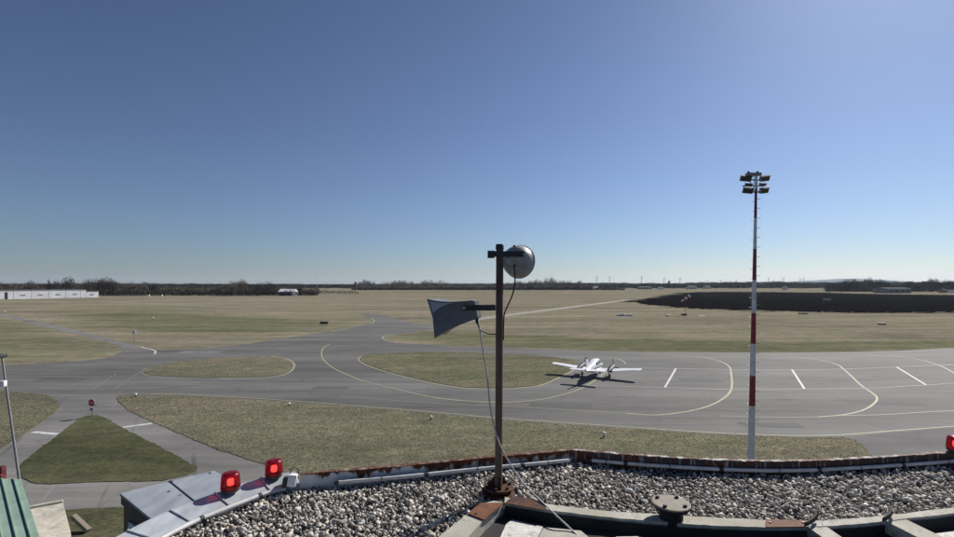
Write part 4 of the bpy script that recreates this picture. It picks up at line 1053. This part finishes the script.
field_sign(803, 314.6, .8, 3.6, .55, M['dark_metal'], 'runway_board', 'low dark board at the burnt field edge right of the mast', thick=.4)
field_sign(827, 302, 2.4, 5.0, 1.3, M['pale_wall'], 'runway_board', 'pale rectangular board standing in the burnt field', thick=.5)
field_sign(882, 325, .6, 2.2, .45, M['dark_metal'], 'taxiway_board', 'low dark board on the dry grass far right', thick=.4)
field_sign(684, 316, .9, 2.0, .7, M['dark_metal'], 'runway_board', 'small dark board under the windsock', thick=.4)
# tarpaulin heap and flat markers
def heap(px, py, wx, h, label, n=5):
    p = G(px, py); e = empty('white_marker_heap', p, label=label, cat='marker')
    for k in range(n):
        x = (k-(n-1)/2)*wx/n; a = random.uniform(.6, 1.0); 
        MB().cbox((x, random.uniform(-.6, .6), h*a/2), (wx/n*.85, 1.6, h*a), .12, Euler((0, random.uniform(-.15, .15), random.uniform(-.4, .4))).to_matrix()).build('block', M['white_plastic'] if k % 3 else M['pale_wall'], e, True, 40)
heap(624.5, 315.8, 5.6, .9, 'cluster of low white marker blocks on the dry field')
heap(668, 316, 1.6, .6, 'single small white marker block left of the windsock', 2)
heap(701.5, 316.6, 2.6, .35, 'flat white markers on the field right of the windsock', 3)

def windsock():
    p = G(685.5, 315.5); d = p.y
    e = empty('windsock', p, label='red and white striped windsock on a pole in front of burnt field', cat='windsock')
    h = ZP(296.5, d); MB().tube([(0, 0, 0), (0, 0, h)], [.1, .06], 8).build('pole', M['mast_red'], e)
    a0 = Vector((1.6, .0, h+.35)); dirv = Vector((-.9, -.2, -.55)).normalized(); Rm = dirv.to_track_quat('Z', 'Y').to_matrix()
    MB().tube([(0, 0, h), a0], .05, 6).build('boom', M['mast_red'], e)
    for k in range(5):
        r0, r1 = .62-.07*k, .62-.07*(k+1); MB().lathe([(r0, k*.82), (r1, (k+1)*.82)], 14, a0, Rm).build('sock_band', M['white_plastic' if k % 2 == 0 else 'red_paint'], e, True)
windsock()

# ------------------------------------------------------------------ low buildings at the left foot of the tower
def green_roof():
    z0 = 5.2
    # a lean-to roof; right verge runs away from the tower
    c1 = G(-60, 476, z0); c2 = G(21, 479, z0); c3 = G(46, 537, z0-.0); c4 = G(-60, 560, z0)
    c3b = c2 + (c3-c2)*1.6; c1 = c2 + Vector((-6.5, .6, 0)); c4 = c3b + Vector((-6.5, .6, 0))
    for c in (c3b, c4): c.z = z0 - .9
    e = empty('green_roofed_building', (c2.x, c2.y, 0), label='low building with green ribbed metal roof at lower left', cat='building'); o = e.location
    up = Vector((0, 0, 1))
    MB().add([c1-o, c2-o, c3b-o, c4-o]+[c-o-up*.06 for c in (c1, c2, c3b, c4)], [(0,1,2,3),(7,6,5,4),(0,1,5,4),(1,2,6,5),(2,3,7,6),(3,0,4,7)]).build('roof', M['green_roof'], e)
    for k in range(14):
        t = (k+.6)/14; a = c2.lerp(c1, t)-o; b = c3b.lerp(c4, t)-o
        w_ = Vector((.03, 0, 0)); h_ = Vector((0, 0, .04)); z1 = Vector((0, 0, .002))
        MB().add([a-w_+z1, a+w_+z1, a+w_*.6+h_, a-w_*.6+h_, b-w_+z1, b+w_+z1, b+w_*.6+h_, b-w_*.6+h_], [(0,1,2,3),(4,5,6,7),(0,1,5,4),(1,2,6,5),(2,3,7,6),(3,0,4,7)]).build('roof_rib', M['green_roof'], e)
        g = Vector((-.075, 0, .004)); 
        MB().add([a+g-w_*.4, a+g+w_*.4, b+g+w_*.4, b+g-w_*.4], [(0,1,2,3)]).build('roof_groove', M['dark_metal'], e)
    iw = [c.lerp((c1+c2+c3b+c4)/4, .06)-o for c in (c1, c2, c3b, c4)]
    MB().add([p-up*.08 for p in iw]+[Vector((p.x, p.y, 0)) for p in iw], [(0,1,5,4),(1,2,6,5),(2,3,7,6),(3,0,4,7)]).build('wall', M['plaster'], e)
green_roof()
def beige_shed():
    z = 2.6; c = [G(28, 508.5, z), G(63, 502, z), G(70.5, 531, z), G(74, 560, z), G(40, 562, z)]
    e = empty('flat_roofed_shed', (c[0].x, c[0].y, 0), label='small beige flat-roofed shed beside the green roof', cat='shed'); o = e.location
    n = len(c); up = Vector((0, 0, 1))
    MB().add([p-o for p in c]+[p-o-up*.14 for p in c], [tuple(range(n))]+[(i, (i+1) % n, n+(i+1) % n, n+i) for i in range(n)]).build('roof_slab', M['beige'], e)
    ct = sum(c, Vector())/n; iw = [p.lerp(ct, .06)-o for p in c]
    MB().add([p-up*.14 for p in iw]+[Vector((p.x, p.y, 0)) for p in iw], [(i, (i+1) % n, n+(i+1) % n, n+i) for i in range(n)]).build('wall', M['plaster'], e)
    a, b = c[0]-o, c[1]-o; d = (b-a); nn = Vector((-d.y, d.x, 0)).normalized()*.07
    MB().add([a-nn+up*.002, b-nn+up*.002, b+nn+up*.002, a+nn+up*.002, a-nn+up*.09, b-nn+up*.09, b+nn+up*.09, a+nn+up*.09], [(0,1,2,3),(4,5,6,7),(0,1,5,4),(1,2,6,5),(2,3,7,6),(3,0,4,7)]).build('edge_kerb', M['curb'], e)
beige_shed()
p = G(81, 530, .045); o = MB().cbox((0, 0, .0), (1.25, .22, .22), .03, Euler((0, math.radians(24), math.radians(-20))).to_matrix()).build('timber_beam', M['plate_grey'])
o.location = p+Vector((0, 0, .33)); setp(o, 'brown timber beam lying aslant on the grass right of the beige shed', 'beam')
p = G(1.5, 482.5, .012); e = empty('barrier_gate', p, label='dark red barrier post with lowered boom at the left edge', cat='barrier')
MB().cbox((0, 0, .5), (.32, .32, 1.0), .05).build('housing', simple('barrier_red', (.09, .012, .012), .6), e, True, 40)
MB().tube([(.15, -.22, .55), (1.1, -.35, .12)], .05, 8).build('boom', simple('boom_red', (.30, .05, .045), .6), e)

# ------------------------------------------------------------------ far buildings
def far_hall(px0, px1, py0, py1, depth, wall, roof, name, label, windows=(), doors=(), gable=0.0, winmat='dark_metal', winsize=(2.6, 1.0)):
    a = G((px0+px1)/2, py1); d = a.y
    X0, X1 = (px0-CX)/F*d - a.x, (px1-CX)/F*d - a.x; h = (py1-py0)*d/F
    e = empty(name, a, label=label, cat='building')
    MB().box(((X0+X1)/2, depth/2, h/2), (X1-X0, depth, h)).build('wall', wall, e)
    if gable:
        MB().add([(X0-.3, -.3, h), (X1+.3, -.3, h), (X1+.3, depth+.3, h), (X0-.3, depth+.3, h), (X0-.3, depth/2, h+gable), (X1+.3, depth/2, h+gable)], [(0,1,5,4),(2,3,4,5),(0,4,3),(1,2,5),(0,3,2,1)]).build('roof', roof, e)
    else:
        MB().box(((X0+X1)/2, depth/2, h+.2), (X1-X0+.6, depth+.6, .4)).build('roof', roof, e)
    for wx, wy in windows:
        x = (wx-CX)/F*d - a.x; z = (py1-wy)*d/F
        f = MB().box((x, -.03, z), (winsize[0], .1, winsize[1])).build('window', M[winmat], e)
    for dx, dw, dh in doors:
        x = (dx-CX)/F*d - a.x; MB().box((x, -.05, dh/2), (dw, .12, dh)).build('door', M['dark_metal'], e)
    return e
def long_hangar():
    a = G(0, 299.4); b = G(98.6, 297.3); u = (b-a).normalized(); nn = Vector((u.y, -u.x, 0)); Lv = (b-a).length
    def at_px(px):   # distance along the front line where a pixel column crosses it
        k = (px-CX)/F; return (k*a.y - a.x)/(u.x - k*u.y)
    e = empty('long_hangar', a, math.atan2(u.y, u.x), label='long white hangar at the far left edge', cat='building')
    x0, x1 = at_px(-40), at_px(86); L2 = at_px(98.6)
    MB().box(((x0+x1)/2, 6.5, 3.5), (x1-x0, 13, 7.0)).build('wall', M['hall_wall'], e)
    MB().box(((x0+x1)/2, 6.5, 7.2), (x1-x0+.6, 13.6, .4)).build('roof', M['hall_roof'], e)
    for px in (23, 40.5, 58, 75): MB().box((at_px(px), -.03, 3.0), (3.0, .12, .9)).build('window', M['grey_metal'], e)
    MB().box((at_px(6.3), -.05, 2.8), (1.6, .12, 5.6)).build('door', M['dark_metal'], e)
    for px in (-25, -10, 14, 32, 49, 66, 81): MB().box((at_px(px), -.04, 3.4), (.15, .1, 6.8)).build('wall_panel_joint', M['white_metal'], e)
    c = a + u*x1
    e2 = empty('hangar_annex', c, math.atan2(u.y, u.x), label='lower white annex at the right end of the long hangar', cat='building')
    MB().box(((L2-x1)/2+.05, 5.5, 2.7), (L2-x1-.1, 11, 5.4)).build('wall', M['hall_wall'], e2)
    MB().box(((L2-x1)/2+.2, 5.5, 5.55), (L2-x1-.2, 11.4, .3)).build('roof', M['hall_roof'], e2)
    MB().box((at_px(92)-x1, -.03, 2.6), (3.0, .12, .9)).build('window', M['grey_metal'], e2)
long_hangar()
far_hall(278, 293, 291.8, 295.6, 14, M['hall_wall'], M['white_metal'], 'white_shed', 'small white gabled shed standing before the left trees', doors=[(283, 4.2, 2.6)], gable=2.8)
far_hall(205, 216, 291, 293.8, 12, M['pale_wall'], M['hall_roof'], 'far_house', 'pale house half hidden among the left trees', gable=1.6)
far_hall(381, 386, 286.6, 288.8, 14, M['hall_wall'], M['hall_roof'], 'far_house', 'tiny white house left of the middle tree belt', gable=2)
far_hall(639.5, 652, 287.2, 289.2, 20, M['grey_wall'], M['hall_roof'], 'far_hall', 'long grey hall on the horizon left of the windsock', [(642, 288.2), (646, 288.2), (650, 288.2)], gable=2)
far_hall(659.5, 663.5, 287.6, 289.6, 14, M['hall_wall'], M['hall_roof'], 'far_house', 'white house on the horizon left of the windsock', gable=2)
far_hall(689, 697, 286.8, 289.2, 18, M['pale_wall'], M['hall_roof'], 'far_hall', 'beige hall on the horizon right of the windsock', [(691, 288), (695, 288)], gable=3)
far_hall(706, 711, 286.8, 288.8, 18, M['pale_wall'], M['hall_roof'], 'far_house', 'cream house on the horizon left of the mast', gable=3)
far_hall(785.5, 787.5, 287, 290, 12, M['pale_wall'], M['hall_roof'], 'far_house', 'small pale house right of the mast on the horizon', gable=2)
far_hall(887, 911, 288.6, 293.2, 22, M['grey_wall'], M['hall_roof'], 'grey_hangar', 'wide grey hangar before the right trees', [(891, 291), (897, 291), (903, 291), (908, 291)], winsize=(5, 1.6), gable=1.5)
far_hall(944.5, 947.5, 290, 292.8, 9, simple('orange_wall', (.35, .2, .12), .8, spec=0), M['hall_roof'], 'far_house', 'small orange house at the right edge of the field', gable=2)
far_hall(949, 960, 290.6, 292.8, 12, M['hall_wall'], M['hall_roof'], 'far_hall', 'low white hall at the far right edge', gable=1)
# church tower and silo on the horizon
def far_tower(px, ptop, d, w_, label, name='church_tower', spire=True):
    a = AT(px, d, 0); h = ZP(ptop, d); e = empty(name, a, label=label, cat='tower'); wm = M['grey_wall'] if spire else M['bark']
    hb = h*.6 if spire else h*.92
    MB().box((0, 0, hb/2), (w_, w_, hb)).build('wall', wm, e)
    if spire: MB().add([(-w_/2, -w_/2, hb), (w_/2, -w_/2, hb), (w_/2, w_/2, hb), (-w_/2, w_/2, hb), (0, 0, h)], [(0,1,4),(1,2,4),(2,3,4),(3,0,4),(0,3,2,1)]).build('spire', M['dark_metal'], e)
    else: MB().lathe([(w_*.5, hb), (w_*.4, hb+h*.05), (0, h)], 12).build('dome', M['grey_wall'], e)
far_tower(669, 280, 2000, 9, 'dark pointed church tower on the horizon near the windsock')
far_tower(691, 282.6, 2000, 14, 'domed silo on the horizon right of the church tower', 'silo', False)
far_tower(355.5, 281.6, 900, 3.2, 'slim dark tower left of the middle tree belt', 'water_tower', False)
far_tower(783, 281.6, 2200, 9, 'pointed church tower on the horizon right of the mast')

# hills
def hills():
    pts = [(-2600, 0)]
    for i, (px, py) in enumerate([(760,284),(785,282.4),(800,281),(820,280),(835,279),(850,278.6),(870,279.2),(890,280.2),(905,281.2),(925,282.4),(960,283),(1060,282)]):
        pts.append((px, py))
    d0, d1 = 10800, 12000; prof = smooth_line([Vector((a, b, 0)) for a, b in pts[1:]], 8)
    rings = []
    for p in prof:
        h = max(4, ZP(p.y + random.uniform(-.12, .12), d1))
        rings.append([AT(p.x, d0, -2), AT(p.x, (d0+d1)/2, h*.75), AT(p.x, d1, h), AT(p.x, d1+1000, -2)])
    vs = [v for r in rings for v in r]; fs = []
    for i in range(len(rings)-1):
        for k in range(3): fs.append((i*4+k, i*4+k+1, (i+1)*4+k+1, (i+1)*4+k))
    setp(MB().add(vs, fs).build('hills', M['hill'], None, True), 'low blue hills beyond the right horizon', kind='structure')
hills()

# wind turbines
def turbine(d):
    e = empty('wind_turbine'); 
    MB().tube([(0, 0, 0), (0, 0, 1)], [.035, .02], 8).build('tower', M['grey_metal'], e)
    return e
tb = [(609.5,276),(641.5,275.4),(596.5,275.2),(664,277),(680,277),(707,279.5),(720.7,279.5),(730,280.5),(736,279.3),(768.5,277.6),(773.5,279.5),(783.5,277),(800,278),(803.4,277),(745,280.5)]
names = ['left of the church tower, second from left', 'third from left of the church tower', 'leftmost on the horizon', 'just left of the pointed church tower', 'between church tower and silo', 'first right of the silo', 'small, second right of the silo', 'small, third right of the silo', 'fourth right of the silo', 'first right of the mast', 'small, second right of the mast', 'above the church tower right of the mast', 'left of the last close pair before the hills', 'right of the last close pair before the hills', 'smallest, just left of the mast']
for (px, py), nm in zip(tb, names):
    d = 4200 if py < 278.5 else 5200; a = AT(px, d, 0); h = ZP(py, d)*.82
    e = empty('wind_turbine', a, label='thin wind turbine ' + nm, cat='wind turbine', group='wind turbines along the horizon')
    MB().tube([(0, 0, 0), (0, 0, h)], [3.0, 1.8], 8).build('tower', M['grey_metal'], e)
    MB().box((0, -1, h), (3.2, 9, 3.4)).build('nacelle', M['grey_metal'], e)
    a0 = random.uniform(0, 2)
    for k in range(3):
        an = a0+2.094*k; dv = Vector((math.cos(an), 0, math.sin(an))); tv = Vector((-dv.z, 0, dv.x)); c0 = Vector((0, -6, h)); Lb = h*.42
        MB().add([c0-tv*1.2, c0+tv*1.2, c0+dv*Lb*.3+tv*1.6, c0+dv*Lb, c0+dv*Lb*.3-tv*1.2, c0+dv*Lb*.2+Vector((0, .9, 0))], [(0,1,2,4),(4,2,3),(0,5,1),(1,5,2),(2,5,3),(3,5,4),(4,5,0)]).build('blade', M['grey_metal'], e)
a = AT(316.8, 800, 0); hh = ZP(271.5, 800)
e = empty('radio_mast', a, label='thin radio mast above the far trees left of the taxiway bend', cat='mast')
MB().tube([(0, 0, 0), (0, 0, hh)], [.35, .15], 6).build('shaft', M['galv'], e)
MB().tube([(-1.0, 0, hh*.86), (1.0, 0, hh*.86)], .12, 6).build('antenna_arm', M['galv'], e)

# ------------------------------------------------------------------ winter trees
def twig_mesh(name, crowns, tri, colr, size=(.5, 1.3), trunks=True):
    """crowns: (x, y, zbase, ztop, rx, tone) ellipsoid clouds of thin upward twigs"""
    V = []; C = []
    for (x, y, zb, zt, rx, tone) in crowns:
        n = max(30, int(tri*rx*(zt-zb)/30.0))
        u = rng.normal(size=(n, 3)); u /= np.linalg.norm(u, axis=1)[:, None]; r = rng.random(n)**.42
        lumps = 1 + .28*np.sin(u[:, 0]*5 + x) * np.cos(u[:, 2]*6 + y) + .15*np.sin(u[:, 1]*9 + x*.7)
        hz_ = (zt-zb)/2
        p = np.stack([x+u[:, 0]*rx*r*lumps, y+u[:, 1]*rx*r, (zb+zt)/2+u[:, 2]*hz_*r*(.85+.15*lumps)], 1)
        d = np.stack([u[:, 0]*.8, u[:, 1]*.8, np.abs(u[:, 2])*.6+.55], 1)+rng.normal(0, .35, (n, 3)); d /= np.linalg.norm(d, axis=1)[:, None]
        ln = rng.uniform(size[0], size[1], n)[:, None]; wd = ln*rng.uniform(.12, .34, n)[:, None]
        sdir = np.cross(d, rng.normal(size=(n, 3))); sdir /= np.linalg.norm(sdir, axis=1)[:, None]+1e-6
        V.append(np.stack([p-sdir*wd, p+sdir*wd, p+d*ln*1.6], 1).reshape(-1, 3))
        c = np.array(colr)[None]*tone*rng.uniform(.55, 1.35, n)[:, None]; C.append(np.repeat(c, 3, 0))
        if trunks:
            for k in range(2):
                t = np.array([[x-.18, y, 0], [x+.18, y, 0], [x+rng.normal(0, rx*.3), y, zb+(zt-zb)*.6]]); V.append(t); C.append(np.tile(np.array(colr)*.8, (3, 1)))
    v = np.concatenate(V); c = np.concatenate(C); n = len(v)//3
    me = bpy.data.meshes.new(name); me.vertices.add(len(v)); me.vertices.foreach_set('co', v.ravel())
    me.loops.add(n*3); me.loops.foreach_set('vertex_index', np.arange(n*3)); me.polygons.add(n)
    me.polygons.foreach_set('loop_start', np.arange(n)*3); me.update(calc_edges=True)
    ca = me.color_attributes.new('scol', 'FLOAT_COLOR', 'POINT'); ca.data.foreach_set('color', np.concatenate([c, np.ones((len(c), 1))], 1).ravel().astype(np.float32))
    me.materials.append(M['twig']); return me
BROWN = (.115, .097, .083); GREYB = (.175, .157, .135); DARK = (.052, .052, .046)

def belt(profile, d0, d1, label, name, step, colr, tri=90, wid=(3, 6), size=(.5, 1.2), low=.0, vary=(.7, 1.0), gap=0.0):
    xs = [p[0] for p in profile]; ys = [p[1] for p in profile]; cr = []
    px = xs[0]; kn = np.arange(xs[0]-10, xs[-1]+30, 5.0); kv = rng.uniform(.78, 1.22, len(kn))
    while px < xs[-1]:
        d = rng.uniform(d0, d1); top = np.interp(px, xs, ys); h = ZP(top, d)*rng.uniform(*vary)*np.interp(px, kn, kv)
        if h > 1 and rng.random() > gap:
            rx = rng.uniform(*wid)*min(1.0, h/8); a = AT(px, d, 0); cr.append((a.x, a.y, h*low, h, rx, rng.uniform(.65, 1.35)))
        px += step*rng.uniform(.5, 1.5)
    o = bpy.data.objects.new(name, twig_mesh(name, cr, tri, colr, size)); COL.objects.link(o); setp(o, label, 'trees', kind='stuff')
sk_left = [(-80,282),(0,283.6),(15,283),(30,282),(40,284),(60,282),(82,282.4),(118,283),(128,284),(140,283),(150,283),(158,285),(170,286),(200,286),(228,285),(236,283),(248,284),(262,284),(275,285.6),(285,286.4),(300,286.8),(318,287.4)]
belt(sk_left, 490, 600, 'dense dark winter woodland along the left horizon', 'woodland', .8, BROWN, 90, (3, 6), (.5, 1.3), vary=(.6, 1.08))
belt([(-80,285.4),(160,285),(230,284.8),(318,285.2),(362,285.6)], 1250, 1600, 'hazy far trees behind the left woodland', 'woodland', .6, DARK, 50, (6, 11), (1.6, 3.4), vary=(.6, 1.1))
belt([(-80,289),(100,289),(100,291),(165,290),(260,290),(318,291.5)], 484, 500, 'low dark scrub at the foot of the left woodland', 'scrub', .7, DARK, 150, (2, 4), (.4, 1.0))
belt([(318,289.5),(345,290.5),(358,291)], 560, 640, 'low scrub thinning out right of the left woodland', 'scrub', 1.2, DARK, 110, (2.5, 4), (.4, 1.0))
belt([(356,283.4),(365,281.4),(372,282.4),(385,283.6),(395,282),(410,283.8),(425,282.4),(445,281.4),(455,284.4),(470,285.4),(500,285.4),(512,283),(522,281.6),(530,280.8),(545,280.6),(562,281.6),(580,283),(592,285)], 930, 1080, 'grey bare woodland along the middle horizon', 'woodland', .7, GREYB, 75, (3, 7), (.7, 1.8), vary=(.6, 1.3))
belt([(352,288),(450,287.4),(600,287.6),(625,288)], 910, 930, 'low dark scrub at the foot of the middle woodland', 'scrub', .6, DARK, 110, (3, 6), (.7, 1.7))
belt([(-80,285),(150,284.6),(318,285.2),(360,285.2),(585,284.2),(620,284),(660,284.2),(720,283.2),(780,282.8),(830,283),(960,283)], 2300, 2700, 'distant dark forest band on the right horizon', 'woodland', .45, DARK, 30, (12, 22), (3, 7), vary=(.8, 1.0))
belt([(600,285.6),(640,285.2),(670,284.6),(700,285),(730,283.8),(760,284.4),(800,284),(840,284.4)], 1250, 1500, 'far dark tree rows among the horizon houses', 'woodland', .6, DARK, 45, (6, 11), (1.6, 3.6), vary=(.5, 1.2))
belt([(826,284.4),(835,283.4),(845,281.4),(855,282.8),(870,280.8),(880,282.4),(893,284),(905,283.6),(920,281.6),(930,281),(942,281.8),(954,281.6),(1040,282)], 740, 860, 'dark mixed woodland along the right horizon', 'woodland', .5, (.055, .053, .050), 75, (3, 6.5), (.6, 1.6), vary=(.5, 1.25))
belt([(826,289.6),(880,290.2),(954,290.6),(1040,290.6)], 722, 742, 'low scrub at the foot of the right woodland', 'scrub', .8, DARK, 110, (2.5, 5), (.6, 1.4), gap=.15)

def tree(px, py_top, d, rx, label, colr, tri=170, low=.18, conical=False):
    h = ZP(py_top, d); a = AT(px, d, 0)
    e = empty('winter_tree', a, label=label, cat='tree', group='single trees standing above the woodland')
    tr = MB().tube([(0, 0, 0), (.1, 0, h*.3), (-.1, .1, h*.6), (0, 0, h*.85)], [.45, .36, .22, .06], 7)
    for k in range(7):
        an = random.uniform(0, 6.28); z0 = h*random.uniform(.25, .6); L_ = rx*random.uniform(.6, .95)
        tr.tube([(0, 0, z0), (math.cos(an)*L_*.5, math.sin(an)*L_*.5, z0+L_*.35), (math.cos(an)*L_, math.sin(an)*L_, z0+L_*.95)], [.17, .11, .03], 5)
    tr.build('trunk', M['bark'], e)
    if conical: cr = [(0, 0, h*(.1+.2*k), h*min(1, .42+.2*k), rx*(1-.22*k), 1.0) for k in range(4)]
    else: cr = [(0, 0, h*low, h, rx, 1.0)] + [(math.cos(t)*rx*.5, math.sin(t)*rx*.5, h*(low+.1), h*random.uniform(.75, .95), rx*.55, random.uniform(.8, 1.25)) for t in (0.4, 1.7, 2.9, 4.1, 5.3)]
    c = bpy.data.objects.new('crown', twig_mesh('crown', cr, tri, colr, (.4, 1.1), False)); COL.objects.link(c); c.parent = e
for a in ((48.5, 279, 485, 2.6, 'narrow dark conical tree behind the long hangar', DARK, 260, .1, True), (68, 276.6, 486, 5.5, 'tall bare tree above the hangar roof', BROWN), (56, 280, 488, 3.4, 'slim bare tree beside the narrow conical one', BROWN),
          (89, 278.4, 486, 6, 'broad dark tree at the hangar annex end, left one', BROWN), (104, 276.8, 484, 9, 'largest round-topped tree right of the long hangar', BROWN, 200), (113, 279.4, 488, 5.5, 'dark tree on the right flank of the largest tree', BROWN),
          (131, 282, 483, 6, 'pale grey bushy tree left of the field sign', GREYB), (144, 281.6, 483, 5, 'pale grey bushy tree above the field sign', GREYB), (153.5, 282, 481, 3.4, 'dark ragged tree with white posts at its foot', DARK),
          (32, 281, 500, 6, 'bare tree behind the middle of the hangar', GREYB, 130), (14, 282.6, 500, 5, 'bare tree behind the left half of the hangar', GREYB, 120),
          (233, 281, 484, 5, 'left crown of the round bare pair in the left woodland', GREYB, 140), (242, 279, 484, 5.5, 'tallest round bare tree in the middle of left woodland', GREYB, 150), (268, 281.4, 486, 5.5, 'dark bare tree left of the white shed', BROWN), (257, 283.6, 486, 5, 'low bare tree between the round tree and white shed', BROWN), (300, 285, 490, 3, 'small ragged tree right of the white shed', BROWN)):
    tree(*a)
for px, lab in ((149, 'left'), (162, 'right')):
    p = G(px, 296.4); e = empty('white_post', p, label='tiny white marker post before the woodland, %s one of two' % lab, cat='post')
    MB().cbox((0, 0, .9), (.9, .9, 1.8), .1).build('body', M['white_plastic'], e); MB().cbox((0, 0, 1.9), (1.0, 1.0, .2), .05).build('cap', M['grey_metal'], e)

# ------------------------------------------------------------------ haze
def haze():
    t = NT('haze_air'); t.t.nodes.remove(t.b)
    v = t.n('VolumePrincipled'); v.inputs['Color'].default_value = (.74, .86, 1.0, 1); v.inputs['Density'].default_value = 4e-5; v.inputs['Anisotropy'].default_value = .25
    t.l(v.outputs[0], t.out.inputs['Volume'])
    o = MB().box((0, 7300, 99), (36000, 15400, 200)).build('haze', t.m); o.location.z = 0; setp(o, 'thin blue haze over the plain', 'haze', kind='stuff')
haze()
